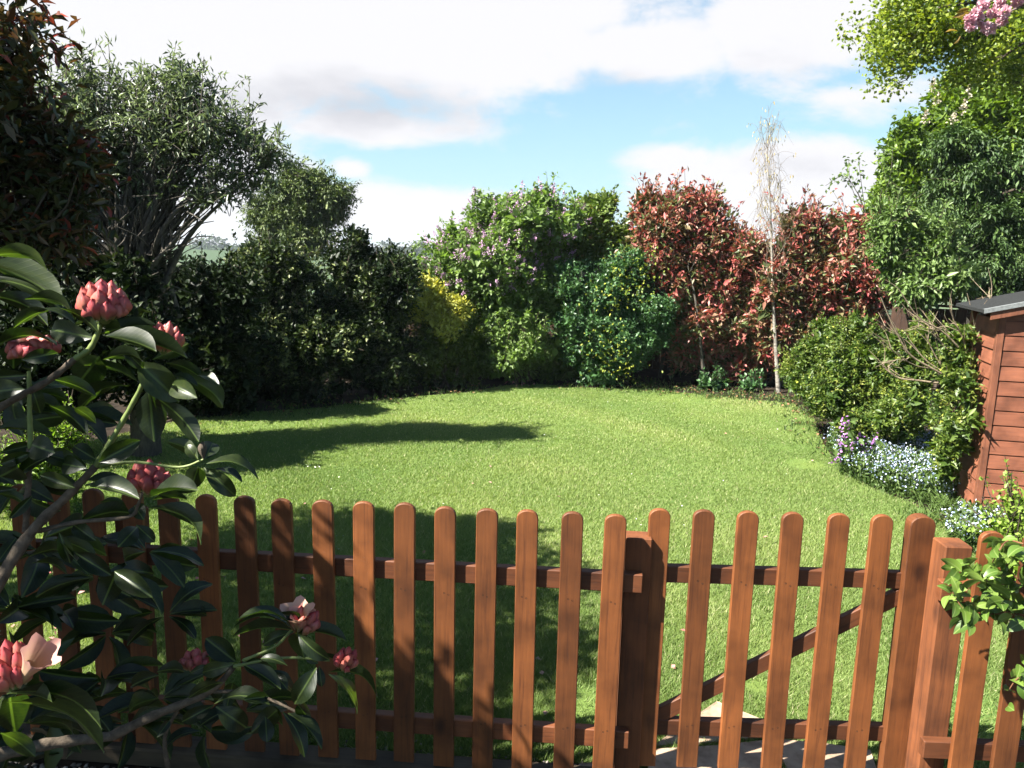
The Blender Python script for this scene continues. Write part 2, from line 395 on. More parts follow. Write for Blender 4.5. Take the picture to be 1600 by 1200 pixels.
def ground_mat():
    m, nt, o = new_mat('ground'); L = nt.links.new
    tc = node(nt, 'ShaderNodeTexCoord'); sep = node(nt, 'ShaderNodeSeparateXYZ'); L(tc.outputs['Object'], sep.inputs[0])
    n = node(nt, 'ShaderNodeTexNoise', _Scale=8.0, _Detail=8.0); L(tc.outputs['Object'], n.inputs['Vector'])
    soil = ramp(nt, n.outputs[0], [(.3, (.009, .007, .005)), (.55, (.025, .018, .012)), (.75, (.045, .034, .024))])
    vo = node(nt, 'ShaderNodeTexVoronoi', _Scale=0.011); L(tc.outputs['Object'], vo.inputs['Vector'])
    sepc = node(nt, 'ShaderNodeSeparateColor'); L(vo.outputs['Color'], sepc.inputs[0])
    field = ramp(nt, sepc.outputs[0], [(.1, (.030, .055, .017)), (.4, (.045, .075, .02)), (.65, (.026, .05, .02)), (.9, (.055, .08, .026))])
    far = node(nt, 'ShaderNodeMapRange'); L(sep.outputs['Y'], far.inputs[0]); far.inputs[1].default_value = 22; far.inputs[2].default_value = 40
    mx = node(nt, 'ShaderNodeMixRGB'); L(far.outputs[0], mx.inputs[0]); L(soil, mx.inputs[1]); L(field, mx.inputs[2])
    b = node(nt, 'ShaderNodeBsdfPrincipled', _Roughness=.95); b.inputs['Specular IOR Level'].default_value = .1
    L(mx.outputs[0], b.inputs['Base Color'])
    bp = node(nt, 'ShaderNodeBump', _Strength=.7, _Distance=.04); L(n.outputs[0], bp.inputs['Height']); L(bp.outputs[0], b.inputs['Normal'])
    L(b.outputs[0], o.inputs[0]); return m
obj('ground', gme, ground_mat(), kind='structure')

# lawn outline
edge = [Z(300, 654), Z(380, 645), Z(480, 640), Z(560, 630), Z(660, 619), Z(740, 612), Z(790, 603), Z(835, 600), Z(900, 606), Z(1000, 608), Z(1100, 617), Z(1180, 625), Z(1240, 631),
        Z(1272, 655), Z(1282, 685), Z(1300, 715), Z(1325, 742), Z(1370, 768), Z(1430, 790), Z(1475, 812), Z(1500, 850)]
lawn_poly = np.array([[p[0], p[1]] for p in edge] + [[3.55, 4.6], [3.5, 2.62], [.35, 2.78], [-1.7, 2.92], [-4.3, 3.0], [-4.35, 5.0], [-4.15, 7.2]])
def inside(px, py, poly):
    c = np.zeros(len(px), bool); j = len(poly) - 1
    for i in range(len(poly)):
        xi, yi = poly[i]; xj, yj = poly[j]
        c ^= ((yi > py) != (yj > py)) & (px < (xj - xi) * (py - yi) / (yj - yi + 1e-12) + xi); j = i
    return c
def lawn_mat():
    m, nt, o = new_mat('turf'); L = nt.links.new
    tc = node(nt, 'ShaderNodeTexCoord')
    n = node(nt, 'ShaderNodeTexNoise', _Scale=90.0, _Detail=6.0, _Roughness=.7); L(tc.outputs['Object'], n.inputs['Vector'])
    n2 = node(nt, 'ShaderNodeTexNoise', _Scale=1.1, _Detail=5.0); L(tc.outputs['Object'], n2.inputs['Vector'])
    c = ramp(nt, n.outputs[0], [(.25, (.075, .12, .028)), (.5, (.115, .17, .042)), (.75, (.155, .215, .06))])
    c2 = ramp(nt, n2.outputs[0], [(.3, (.75, .88, .8)), (.7, (1.2, 1.08, 1.0))])
    mu = node(nt, 'ShaderNodeMixRGB', blend_type='MULTIPLY', _Fac=1.0); L(c, mu.inputs[1]); L(c2, mu.inputs[2])
    b = node(nt, 'ShaderNodeBsdfPrincipled', _Roughness=.9); b.inputs['Specular IOR Level'].default_value = .15; L(mu.outputs[0], b.inputs['Base Color'])
    bp = node(nt, 'ShaderNodeBump', _Strength=.8, _Distance=.02); L(n.outputs[0], bp.inputs['Height']); L(bp.outputs[0], b.inputs['Normal'])
    L(b.outputs[0], o.inputs[0]); return m
import bmesh
bm = bmesh.new(); bm.faces.new([bm.verts.new((x, y, .004)) for x, y in lawn_poly[::-1]]); bmesh.ops.triangulate(bm, faces=bm.faces[:])
lme = bpy.data.meshes.new('lawn'); bm.to_mesh(lme); bm.free()
obj('lawn', lme, lawn_mat(), kind='structure')

# paving behind and under the gate: irregular slabs set in the ground
SLAB = noise_mat('slab_stone', (.30, .20, .13), (.46, .33, .23), 14, .85, .35, c3=(.56, .43, .31), dist=.004)
slab_px = [[(1022, 1165), (1058, 1138), (1120, 1096), (1150, 1108), (1205, 1130), (1192, 1150), (1130, 1158)],
           [(1000, 1240), (1022, 1172), (1125, 1166), (1196, 1158), (1240, 1240)],
           [(1206, 1154), (1290, 1162), (1360, 1172), (1382, 1240), (1250, 1240)],
           [(880, 1250), (905, 1195), (1000, 1185), (988, 1250)]]
paths = []
def slab_mesh(poly, h):
    b = bmesh.new(); f = b.faces.new([b.verts.new((p[0], p[1], .002)) for p in poly])
    e = bmesh.ops.extrude_face_region(b, geom=[f]); top = [v for v in e['geom'] if isinstance(v, bmesh.types.BMVert)]
    for v in top: v.co.z = h
    tf = [g for g in e['geom'] if isinstance(g, bmesh.types.BMFace)]
    bmesh.ops.inset_region(b, faces=tf, thickness=.008, depth=.003)
    bmesh.ops.recalc_face_normals(b, faces=b.faces[:]); me = bpy.data.meshes.new('slab'); b.to_mesh(me); b.free(); return me
patio_me = py_mesh('path', [(-.1, 1.6, .003), (2.2, 1.6, .003), (1.9, 2.66, .003), (.2, 2.66, .003)], [(0, 1, 2, 3)])
path = obj('path', patio_me, SOIL, kind='structure')
slab_polys = []
for i, px in enumerate(slab_px):
    pts = [Z(u, v, .02) for u, v in px]; slab_polys.append(np.array([[p[0], p[1]] for p in pts]))
    obj('slab', slab_mesh(pts, .022 + .004 * (i % 2)), SLAB, path)

# ------------------------------------------------------------------ grass blades
def grass():
    n = 1900000
    ang = rng.uniform(-.80, .80, n); r = 2.45 * (13.5 / 2.45) ** rng.random(n) ** .82
    x = r * np.sin(ang); y = r * np.cos(ang)
    k = inside(x, y, lawn_poly) & (np.abs(ang) < .80)
    for sp in slab_polys: k &= ~inside(x, y, sp)
    x, y, r = x[k], y[k], r[k]
    def bare(u, v, rad, p=.92):
        c = Z(u, v); d = np.hypot(x - c[0], y - c[1]) / rad + rng.normal(size=len(x)) * .18
        return (d < 1) & (rng.random(len(x)) < p)
    b = bare(930, 1100, .17) | bare(1255, 726, .2) | bare(1220, 700, .14, .6) | bare(1290, 700, .3, .6) | bare(1500, 1110, .25, .6) | bare(600, 1175, .3, .5) | bare(1080, 622, .45, .5) | bare(1180, 1075, .07)
    x, y, r = x[~b], y[~b], r[~b]; m = len(x)
    if m > 800000:
        s = rng.choice(m, 800000, replace=False); x, y, r = x[s], y[s], r[s]; m = len(x)
    big = np.sin(x * 2.3 + 1) * np.cos(y * 1.9) + np.sin(x * 5.1 + y * 3.7) * .5 + np.sin(x * 11 - y * 9) * .3
    hh = (.015 + .012 * rng.random(m)) * (1 + .25 * big) * np.where(r < 4.3, 1.15, np.clip(1.15 - (r - 4.3) * .07, .62, 1.1)); hh = np.maximum(hh, .009)
    tuft = (np.sin(x * 31 + np.sin(y * 17)) * np.sin(y * 29 + np.cos(x * 13)) > .72) & (r < 5.5) & (rng.random(m) < .5); hh = np.where(tuft, hh * 1.7, hh)
    w = .0012 + .00036 * r
    a = rng.uniform(0, 6.283, m); ln = rng.uniform(.25, 1.1, m) * hh; b2 = rng.uniform(0, 6.283, m)
    base = np.stack([x, y, np.full(m, .003)], -1); sd = np.stack([np.cos(a) * w, np.sin(a) * w, np.zeros(m)], -1)
    tip = base + np.stack([np.cos(b2) * ln, np.sin(b2) * ln, hh], -1)
    Vv = np.stack([base - sd, base + sd, tip], 1).reshape(-1, 3)
    low = np.sin(x * .9 + 2 * np.sin(y * .5)) * np.cos(y * 1.1 + x * .4)
    tone = np.clip(.5 + big * .07 + low * .20 + .12 * np.sin(x * 2.1 + 3 * np.sin(y * 1.3 + x * .7)) + rng.normal(size=m) * .12, 0, 1); tone = np.where(rng.random(m) < .05, 1.0, tone)
    me = fast_mesh('grass', Vv, np.arange(3 * m).reshape(-1, 3), {'tone': np.repeat(tone, 3)})
    o = obj('grass', me, leaf_mat('grass_blade', [(0, (.105, .160, .042)), (.5, (.175, .245, .074)), (.85, (.25, .305, .10)), (1, (.40, .39, .22))], .6, .4, .2, (1.2, 1.3, .6), 1.2), kind='stuff')
    o['label'] = 'short mown green grass covering the lawn'; o['category'] = 'grass'
grass()

# ================================================================== PICKET FENCE AND GATE
WZ = wood_mat('stained_wood', (.28, .094, .025), (.13, .041, .013), 'z')
WX = wood_mat('stained_wood_rail', (.22, .074, .026), (.10, .034, .013), 'x')
WPOST = wood_mat('rough_post_wood', (.235, .078, .024), (.10, .032, .011), 'z', rough=.8)
WOLD = wood_mat('shaded_weathered_boards', (.085, .045, .027), (.04, .021, .013), 'z', rough=.9)  # weathered wood, with shade on the boundary fence put into the dark colour
NAIL = noise_mat('rusty_nail', (.01, .006, .004), (.03, .018, .01), 40, .7, .1)
ZT = 1.086; ZB = .085
def picket_mesh(w, t, h, wav=0.0, seed=0):
    r = random.Random(seed); hw = w / 2; n = 10; pts = [(-hw, 0), (hw, 0)]
    asp = .78 + r.uniform(-.05, .05)
    for i in range(n + 1):
        a = math.pi * i / n; pts.append((hw * math.cos(a), h - hw * asp + hw * asp * math.sin(a) ** .9 if 0 < i < n else h - hw * asp))
    c = .0028; cxm = 0; v = []; N = len(pts)
    def inset(p):
        x, z = p; cz = min(max(z, hw), h - hw); dx, dz = x - 0, z - cz
        L = math.hypot(dx, dz) or 1; return (x - dx / L * c if abs(dx) > 1e-6 else x, z - dz / L * c)
    for y, ins in ((-t / 2, True), (-t / 2 + c, False), (t / 2 - c, False), (t / 2, True)):
        for p in pts:
            x, z = inset(p) if ins else p
            v.append((x, y, z))
    f = [tuple(range(N))]
    for k in range(3):
        for i in range(N): j = (i + 1) % N; f.append((k * N + i, (k + 1) * N + i, (k + 1) * N + j, k * N + j))
    f.append(tuple(reversed(range(3 * N, 4 * N))))
    me = py_mesh('picket', v, f)
    b = bmesh.new(); b.from_mesh(me); bmesh.ops.recalc_face_normals(b, faces=b.faces[:]); b.to_mesh(me); b.free()
    return me
def nails_mesh(zs, t):
    v, f = [], []
    for (x, z) in zs:
        b = len(v); r = .0034
        for k in range(6): v.append((x + r * math.cos(k * 1.047), -t / 2 - .0006, z + r * .95 * math.sin(k * 1.047)))
        v.append((x, -t / 2 + .0012, z))
        for k in range(6): f.append((b + k, b + (k + 1) % 6, b + 6))
    return py_mesh('nail_holes', v, f)
PT = .020
picket_meshes = [picket_mesh(.075, PT, ZT - ZB, seed=i) for i in range(3)]
def fence_line(p0, p1): d = p1 - p0; return p0, d / np.linalg.norm(d), math.atan2(d[1], d[0])

# left fence run: least-squares line through the picket tops
tops = [(321, 771), (384, 774), (442, 778), (506, 781), (568, 785), (631, 788), (697, 791), (761, 794), (827, 797), (896, 800), (961, 802)]
tp = np.array([Z(u, v, ZT) for u, v in tops]); A = np.polyfit(tp[:, 0], tp[:, 1], 1)
more = [(262, 768), (204, 765), (146, 762), (88, 759), (30, 756), (-30, 753)]
allt = tops + more
def at_line(u, v, A, z):           # point of the line seen at that pixel
    d = ray(u, v); t = A[1] / (d[1] - A[0] * d[0]); return np.array([d[0] * t, A[0] * d[0] * t + A[1], z])
ang = math.atan(A[0]); org = np.array([-.6, A[0] * -.6 + A[1], 0])
fence = thing('picket_fence', 'brown stained picket fence with rounded tops running left of the gate', 'fence', org)
ux = np.array([math.cos(ang), math.sin(ang), 0]); uy = np.array([-math.sin(ang), math.cos(ang), 0])
def put(parent, porg, me, mat, name, p, yaw, tilt=0.0, lab=None):
    m = Matrix.Translation(V3(p - porg)) @ Matrix.Rotation(yaw, 4, 'Z') @ Matrix.Rotation(tilt, 4, 'Y')
    return obj(name, me, mat, parent, matrix=m, label=lab)
_zs = {}
for i, (u, v) in enumerate(allt):
    p = at_line(u, v, A, ZB + random.uniform(-.004, .004)); k = i % 3
    pk = put(fence, org, picket_meshes[k], WZ, 'picket', p, ang + random.uniform(-.012, .012), random.uniform(-.006, .006))
    jz = random.uniform(-.01, .01)
    nm = nails_mesh([(-.007 + jz, .80 - ZB - .03), (.008 + jz, .795 - ZB - .03), (-.006, .27 - ZB), (.009, .275 - ZB)], PT)
    obj('nail_holes', nm, NAIL, pk, kind='stuff')
# rails behind the pickets
def rail_between(parent, porg, a, b, hgt, th, mat, name='rail'):
    L_ = float(np.linalg.norm(b - a)); me = box_mesh('rail', L_, th, hgt, .003, x0=0, y0=0, z0=-hgt / 2)
    d = (b - a) / L_; yaw = math.atan2(d[1], d[0]); pit = -math.asin(d[2])
    m = Matrix.Translation(V3(a - porg)) @ Matrix.Rotation(yaw, 4, 'Z') @ Matrix.Rotation(pit, 4, 'Y')
    return obj(name, me, mat, parent, matrix=m)
def line_z(u, v, A, off):          # height on the rail plane seen at that pixel
    A2 = (A[0], A[1] + off); d = ray(u, v); t = A2[1] / (d[1] - A2[0] * d[0]); return np.array([d[0] * t, d[1] * t, H + d[2] * t])
off = PT / 2 + .001
for (ua, va, ub, vb) in [(-60, 852, 1004, 915), (-60, 1092, 983, 1149)]:
    a = line_z(ua, va, A, off); b = line_z(ub, vb, A, off)
    zz = (a[2] + b[2]) / 2; a[2] = b[2] = zz; RAILZ = zz
    rail_between(fence, org, a, b, .068, .036, WX)
def post_mesh(w, d, h, seed=0):
    me = box_mesh('post', w, d, h, .004); r = random.Random(seed)
    return me
pp = at_line(998, 830, (A[0], A[1] + .086), 0); put(fence, org, post_mesh(.092, .075, .985), WPOST, 'post', pp, ang)
pp = at_line(205, 790, (A[0], A[1] + .086), 0); put(fence, org, post_mesh(.095, .075, .985), WPOST, 'post', pp, ang)

# gate
gt = [(1031, 799), (1100, 804), (1168, 807), (1240, 808), (1310, 809), (1378, 810)]
g0 = Z(1031, 799, ZT); g1 = Z(1440, 810, ZT); Ag = ((g1[1] - g0[1]) / (g1[0] - g0[0]), 0); Ag = (Ag[0], g0[1] - Ag[0] * g0[0]); Ag = (Ag[0], Ag[1] + .03)
ga = math.atan(Ag[0]); gorg = np.array([1.0, Ag[0] + Ag[1], 0])
gate = thing('garden_gate', 'brown picket gate with diagonal brace hung beside a square post', 'gate', gorg)
for i, (u, v) in enumerate(gt):
    p = at_line(u, v, Ag, ZB)
    if i == 0:
        put(gate, gorg, picket_meshes[0], WZ, 'stile', p, ga)
        obj_b = put(gate, gorg, box_mesh('stile', .045, .036, ZT - ZB - .08, .003), WZ, 'stile', p + np.array([0, PT / 2 + .02, 0.0]), ga)
    else:
        pk = put(gate, gorg, picket_meshes[i % 3], WZ, 'picket', p, ga, random.uniform(-.004, .004))
        obj('nail_holes', nails_mesh([(-.008, .74), (.009, .73), (-.01, .17), (.008, .175)], PT), NAIL, pk, kind='stuff')
st = at_line(1441, 810, Ag, ZB); put(gate, gorg, picket_mesh(.088, .046, ZT - ZB, seed=9), WZ, 'stile', st + np.array([0, .008, 0]), ga)
go = PT / 2 + .001
for (ua, va, ub, vb) in [(1036, 899, 1418, 907), (1016, 1137, 1392, 1147)]:
    a = line_z(ua, va, Ag, go); b = line_z(ub, vb, Ag, go); a[2] = b[2] = (a[2] + b[2]) / 2
    rail_between(gate, gorg, a, b, .062, .034, WX)
a = line_z(1022, 1123, Ag, go + .003); b = line_z(1412, 930, Ag, go + .003)
brz = rail_between(gate, gorg, a, b, .058, .026, WX, 'brace')
# square post and the fence run to the right of the gate
c = Z(1496, 852, .985 + .03)
po = np.array([c[0], c[1] + .03, 0])
f2 = thing('picket_fence', 'short brown picket run right of the gate, with square post and climber', 'fence', po)
put(f2, po, post_mesh(.092, .092, 1.015), WPOST, 'post', po, -.02)
Ar = (-.03, po[1] - .046 - .036 - PT / 2 - .003 + .03 * po[0])
for i, (u, v) in enumerate([(1551, 830), (1620, 834), (1690, 838)]):
    p = at_line(u, v, Ar, .03); d = ray(u, v); t = p[1] / d[1]; h = H + d[2] * t - .03
    pk = put(f2, po, picket_mesh(.080, PT, h, seed=i + 20), WZ, 'picket', p, -.03)
    obj('nail_holes', nails_mesh([(-.008, h - .24), (.007, h - .245), (-.01, .16), (.009, .165)], PT), NAIL, pk, kind='stuff')
for (ua, va, ub, vb, hh) in [(1470, 925, 1750, 940, .07), (1443, 1172, 1750, 1200, .066)]:
    a = line_z(ua, va, Ar, off); b = line_z(ub, vb, Ar, off); a[2] = b[2] = a[2]
    rail_between(f2, po, a, b, hh, .036, WX)

# timber edging sleeper and gravel in front of the fence
sl0, sl1 = Z(-60, 1140, .06), Z(1000, 1222, .06)
slt = thing('timber_sleeper', 'weathered mossy timber sleeper edging the gravel before the fence', 'sleeper', (sl0 + sl1) / 2 * np.array([1, 1, 0]))
d = sl1 - sl0; Ls = float(np.linalg.norm(d[:2])); yw = math.atan2(d[1], d[0])
me = box_mesh('beam', Ls, .11, .075, .008)
obj('beam', me, wood_mat('old_timber', (.15, .11, .065), (.06, .045, .028), 'x', .9, knots=False), slt, matrix=Matrix.Rotation(yw, 4, 'Z'))
def pebbles(name, label, cat, region, n, size, mat, seed=3, z=0.0):
    r = np.random.default_rng(seed); ico = np.array([[0, 0, 1], [.9, 0, .2], [.28, .85, .2], [-.73, .53, .2], [-.73, -.53, .2], [.28, -.85, .2], [0, 0, -.6]])
    fc = np.array([[0, i, i % 5 + 1] for i in range(1, 6)] + [[6, i % 5 + 1, i] for i in range(1, 6)])
    xy = region(r, n); n = len(xy); s = r.uniform(.5, 1.2, n) * size
    V = ico[None] * (s[:, None, None] * r.uniform(.6, 1.3, (n, 1, 3)) * np.array([1, 1, .7])) + r.normal(size=(n, 7, 3)) * s[:, None, None] * .12
    V += np.concatenate([xy, np.full((n, 1), z) + s[:, None] * .2], 1)[:, None, :]
    me = fast_mesh(name, V.reshape(-1, 3), (fc[None] + (np.arange(n) * 7)[:, None, None]).reshape(-1, 3), {'tone': np.repeat(r.random(n), 7)})
    o = obj(name, me, mat, kind='stuff'); o['label'] = label; o['category'] = cat
GRAV = leaf_mat('gravel_stone', [(0, (.09, .075, .06)), (.6, (.19, .165, .14)), (1, (.42, .38, .34))], .8, 0, .3)
def reg1(r, n):
    x = r.uniform(-2.2, .3, n); y = r.uniform(1.7, 2.9, n); yl = sl0[1] + (x - sl0[0]) * (d[1] / d[0]) - .07
    k = (y < yl) ; return np.stack([x, y], 1)[k]
pebbles('gravel', 'loose pale gravel in front of the timber edging', 'gravel', reg1, 9000, .012, GRAV)
def reg2(r, n):
    x = r.uniform(-2.2, 1.0, n); yl = sl0[1] + (x - sl0[0]) * (d[1] / d[0]); y = yl + .06 + np.abs(r.normal(size=n)) * .09
    return np.stack([x, y], 1)
pebbles('pebbles', 'scattered small pebbles in the soil under the picket fence', 'pebbles', reg2, 1100, .009, GRAV, 5, .002)

# ================================================================== SHED
SHW = wood_mat('shed_cladding', (.33, .12, .064), (.23, .08, .044), 'x', .7, var=.1, knots=False)
SHZ = wood_mat('shed_trim', (.31, .115, .06), (.19, .068, .036), 'z', .7, var=.1, knots=False)
FELT = noise_mat('roof_felt', (.022, .023, .023), (.05, .053, .053), 90, .95, .5, dist=.003, spec=.08)
EDGEM = noise_mat('felt_edge', (.16, .17, .17), (.28, .30, .30), 60, .6, .3)
def shed():
    c = Z(1518, 822); m = .23; ax = np.array([1, -m, 0]); ax /= np.linalg.norm(ax); ay = np.array([-ax[1], ax[0], 0])
    yaw = math.atan2(ax[1], ax[0]); W, D = 2.1, .52
    ph = P(1552, 489, c[1])[2]; eave = ph; pitch = math.tan(math.radians(14))
    t = thing('garden_shed', 'reddish brown clapboard garden shed with grey felt roof at right edge', 'shed', c)
    RZ = Matrix.Rotation(yaw, 4, 'Z')
    def put2(name, me, mat, x, y, z): return obj(name, me, mat, t, matrix=RZ @ Matrix.Translation((x, y, z)))
    bh = .108; k = 0; z = .03
    wedge = lambda L_, h: py_mesh('board', [(0, 0, 0), (L_, 0, 0), (L_, .012, h), (0, .012, h), (0, .03, 0), (L_, .03, 0), (L_, .03, h), (0, .03, h)],
                                  [(0, 1, 2, 3), (5, 4, 7, 6), (0, 4, 5, 1), (3, 2, 6, 7), (0, 3, 7, 4), (1, 5, 6, 2)])
    def seat(L_, h, gap=.012):  # board with a dark rebate above it
        return py_mesh('board', [(0, -.012, 0), (L_, -.012, 0), (L_, -.009, h - gap), (0, -.009, h - gap), (0, .002, h - gap + .004), (L_, .002, h - gap + .004), (L_, .002, h), (0, .002, h), (0, .02, 0), (L_, .02, 0), (L_, .02, h), (0, .02, h)],
                       [(0, 1, 2, 3), (3, 2, 5, 4), (4, 5, 6, 7), (9, 8, 11, 10), (0, 8, 9, 1), (7, 6, 10, 11), (0, 3, 4, 7, 11, 8), (1, 9, 10, 6, 5, 2)])
    nb = int((eave + W / 2 * pitch) / bh) + 1
    full = seat(W - .05, bh)
    for k in range(nb):
        z = .02 + k * bh
        if z + bh < eave: put2('board', full, SHW, .045, 0, z)
        else:
            top = min(z + bh, eave + W / 2 * pitch); x0 = max(.045, (z + bh - eave) / pitch)
            if W - 2 * x0 > .05: put2('board', seat(W - 2 * x0, bh), SHW, x0, 0, z)
    # gable filler directly under the roof
    put2('gable_panel', py_mesh('gable_panel', [(.03, .004, eave - .1), (W, .004, eave - .1), (W, .004, eave), (W / 2, .004, eave + W / 2 * pitch), (.03, .004, eave), (.03, .018, eave - .1), (W, .018, eave - .1), (W, .018, eave), (W / 2, .018, eave + W / 2 * pitch), (.03, .018, eave)],
         [(0, 1, 2, 3, 4), (9, 8, 7, 6, 5), (0, 5, 6, 1), (4, 9, 5, 0)]), SHW, 0, 0, 0)
    side = wedge(D - .05, bh - .004)
    for k in range(int(eave / bh)):
        obj('board', side, SHW, t, matrix=RZ @ Matrix.Translation((0, D, .02 + k * bh)) @ Matrix.Rotation(-math.pi / 2, 4, 'Z'))
    put2('corner_trim', box_mesh('corner_trim', .045, .045, eave - .005, .002, x0=-.004, y0=-.020), SHZ, 0, 0, .01)
    put2('corner_trim', box_mesh('corner_trim', .045, .045, eave - .005, .002, x0=-.02, y0=D - .02), SHZ, 0, 0, .01)
    ov = .13
    for s in (0, 1):
        x0, x1 = (-ov, W / 2) if s == 0 else (W + ov, W / 2)
        z0 = eave - ov * pitch + .035; z1 = eave + W / 2 * pitch + .035
        put2('roof_panel', py_mesh('roof_panel', [(x0, -.09, z0), (x1, -.09, z1), (x1, D + .03, z1), (x0, D + .03, z0), (x0, -.09, z0 + .022), (x1, -.09, z1 + .022), (x1, D + .03, z1 + .022), (x0, D + .03, z0 + .022)],
             [(0, 1, 2, 3), (4, 5, 6, 7), (0, 1, 5, 4), (3, 2, 6, 7), (0, 3, 7, 4), (1, 2, 6, 5)]), FELT, 0, 0, 0)
        put2('roof_edge', py_mesh('roof_edge', [(x0, -.094, z0 - .004), (x1, -.094, z1 - .004), (x1, -.06, z1 + .026), (x0, -.06, z0 + .026), (x0, -.094, z0 + .026), (x1, -.094, z1 + .026)], [(0, 1, 5, 4), (4, 5, 2, 3)]), EDGEM, 0, 0, 0)
        xa = x0 + (.05 if s == 0 else -.05); za = z0 + (.05 * pitch)
        put2('bargeboard', py_mesh('bargeboard', [(xa, -.08, za - .06), (x1, -.08, z1 - .06), (x1, -.08, z1 - .003), (xa, -.08, za - .003), (xa, -.063, za - .06), (x1, -.063, z1 - .06), (x1, -.063, z1 - .003), (xa, -.063, za - .003)],
             [(0, 1, 2, 3), (7, 6, 5, 4), (0, 4, 5, 1), (3, 2, 6, 7), (0, 3, 7, 4)]), SHZ, 0, 0, 0)
    put2('back_wall', box_mesh('back_wall', W - .1, .02, eave, 0, x0=.05, y0=D - .06), SHW, 0, 0, 0)
    put2('right_wall', box_mesh('right_wall', .02, D - .15, eave, 0, x0=W - .03, y0=.06), SHW, 0, 0, 0)
shed()

# ================================================================== BOUNDARY FENCES BEHIND THE SHRUBS
def board_fence(a, b, h, label, capz=.03, gap=.004, bw=.12, trellis=False):
    d = b - a; L_ = float(np.linalg.norm(d)); yaw = math.atan2(d[1], d[0])
    t = thing('boundary_fence', label, 'fence', a); CAPM = WOLD; RZ = Matrix.Rotation(yaw, 4, 'Z')
    me = box_mesh('board', bw - gap, .015, h, .001, x0=0); n = int(L_ / bw)
    for i in range(n): obj('board', me, WOLD, t, matrix=RZ @ Matrix.Translation((i * bw, random.uniform(-.004, .004), random.uniform(-.01, .01))))
    obj('cap_rail', box_mesh('cap_rail', L_ + .04, .07, .028, .003, x0=-.02), WOLD, t, matrix=RZ @ Matrix.Translation((0, 0, h + .012)))
    if trellis:
        for zz in (h + .30,):
            obj('cap_rail', box_mesh('cap_rail', L_ + .04, .06, .028, .003, x0=-.02), WOLD, t, matrix=RZ @ Matrix.Translation((0, 0, zz)))
        for i in range(int(L_ / .3) + 1):
            obj('trellis_bar', box_mesh('trellis_bar', .025, .02, .26, 0), WOLD, t, matrix=RZ @ Matrix.Translation((i * .3, 0, h + .04)))
    return t
q = P(1395, 470, 10.0); q2 = P(1530, 455, 9.4)
board_fence(np.array([q[0], q[1], 0]), np.array([q2[0], q2[1], 0]), q[2] - .05, 'brown board fence with trellis top behind the round shrub and shed', trellis=True)
q = P(640, 560, 12.9); q2 = P(1260, 560, 12.7)
board_fence(np.array([q[0], q[1], 0]), np.array([q2[0], q2[1], 0]), 1.5, 'dark boundary fence of upright boards half hidden behind the flowering shrubs')

# ================================================================== PLANTS
def plant(name, label, cat, spec, Y, basepx, n, size, width, mat, deep=.85, stems=8, r0=.03, bark=None, baseY=None, sub=2, per=12, group=None, extra=None, stem_name='stems', crown_name='foliage', spread0=.12, bend=.25, nshoot=110, shoot=.22, nsub=7, fsub=.48, **kw):
    n = int(n * 1.15)
    C, R = blobs_px(spec, Y, deep); C, R = split_blobs(C, R, nsub, fsub, kw.get('seed', 0))
    b = Z(*basepx) if baseY is None else P(basepx[0], basepx[1], baseY); b = np.array([P(basepx[0], basepx[1], Y)[0], (Y if baseY is None else baseY), 0.0])
    t = thing(name, label, cat, b, group)
    Lf = Leaves(); T = Tubes(5)
    pos, ax = crown(Lf, C, R, n, size, width, per=per, twigs=(T, 260), **kw)
    shoots(Lf, T, pos, ax, nshoot, shoot, size, width, kw.get('tone', (.5, 0))[0], np.percentile(pos[:, 2], 55))
    tg = b + (pos[rng.choice(len(pos), min(stems, len(pos)), replace=False)] - b) * .82
    limbs(T, b, tg, r0, sub=sub, spread0=spread0, bend=bend)
    o = obj(crown_name, Lf.mesh(crown_name, b), mat, t, kind='stuff')
    obj(stem_name, T.mesh(stem_name, b), bark or BARK, t, kind='stuff')
    return t, b, pos, ax, C, R

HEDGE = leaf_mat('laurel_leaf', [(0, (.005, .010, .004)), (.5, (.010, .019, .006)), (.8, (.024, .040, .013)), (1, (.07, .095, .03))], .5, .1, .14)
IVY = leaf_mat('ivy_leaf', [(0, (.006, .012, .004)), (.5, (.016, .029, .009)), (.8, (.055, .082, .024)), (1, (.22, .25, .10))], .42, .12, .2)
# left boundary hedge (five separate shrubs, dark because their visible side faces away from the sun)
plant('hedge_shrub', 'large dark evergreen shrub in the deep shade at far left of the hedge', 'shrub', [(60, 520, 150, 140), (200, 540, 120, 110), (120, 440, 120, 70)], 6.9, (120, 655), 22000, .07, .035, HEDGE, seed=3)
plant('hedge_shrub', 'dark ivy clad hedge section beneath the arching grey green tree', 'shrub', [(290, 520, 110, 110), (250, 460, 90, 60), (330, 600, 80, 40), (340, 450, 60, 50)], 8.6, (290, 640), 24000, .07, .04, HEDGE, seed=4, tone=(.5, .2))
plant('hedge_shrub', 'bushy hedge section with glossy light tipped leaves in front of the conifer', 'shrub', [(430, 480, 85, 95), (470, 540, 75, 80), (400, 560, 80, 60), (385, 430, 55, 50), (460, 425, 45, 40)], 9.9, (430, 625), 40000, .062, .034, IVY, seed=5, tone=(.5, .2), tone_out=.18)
plant('hedge_shrub', 'tall dark glossy shrub rising at the right end of the hedge', 'shrub', [(560, 460, 62, 70), (600, 500, 60, 90), (540, 540, 70, 70), (540, 400, 30, 45), (620, 430, 28, 42), (610, 560, 55, 45)], 10.5, (570, 612), 42000, .062, .034, IVY, seed=6, tone=(.42, .18), tone_out=.15)
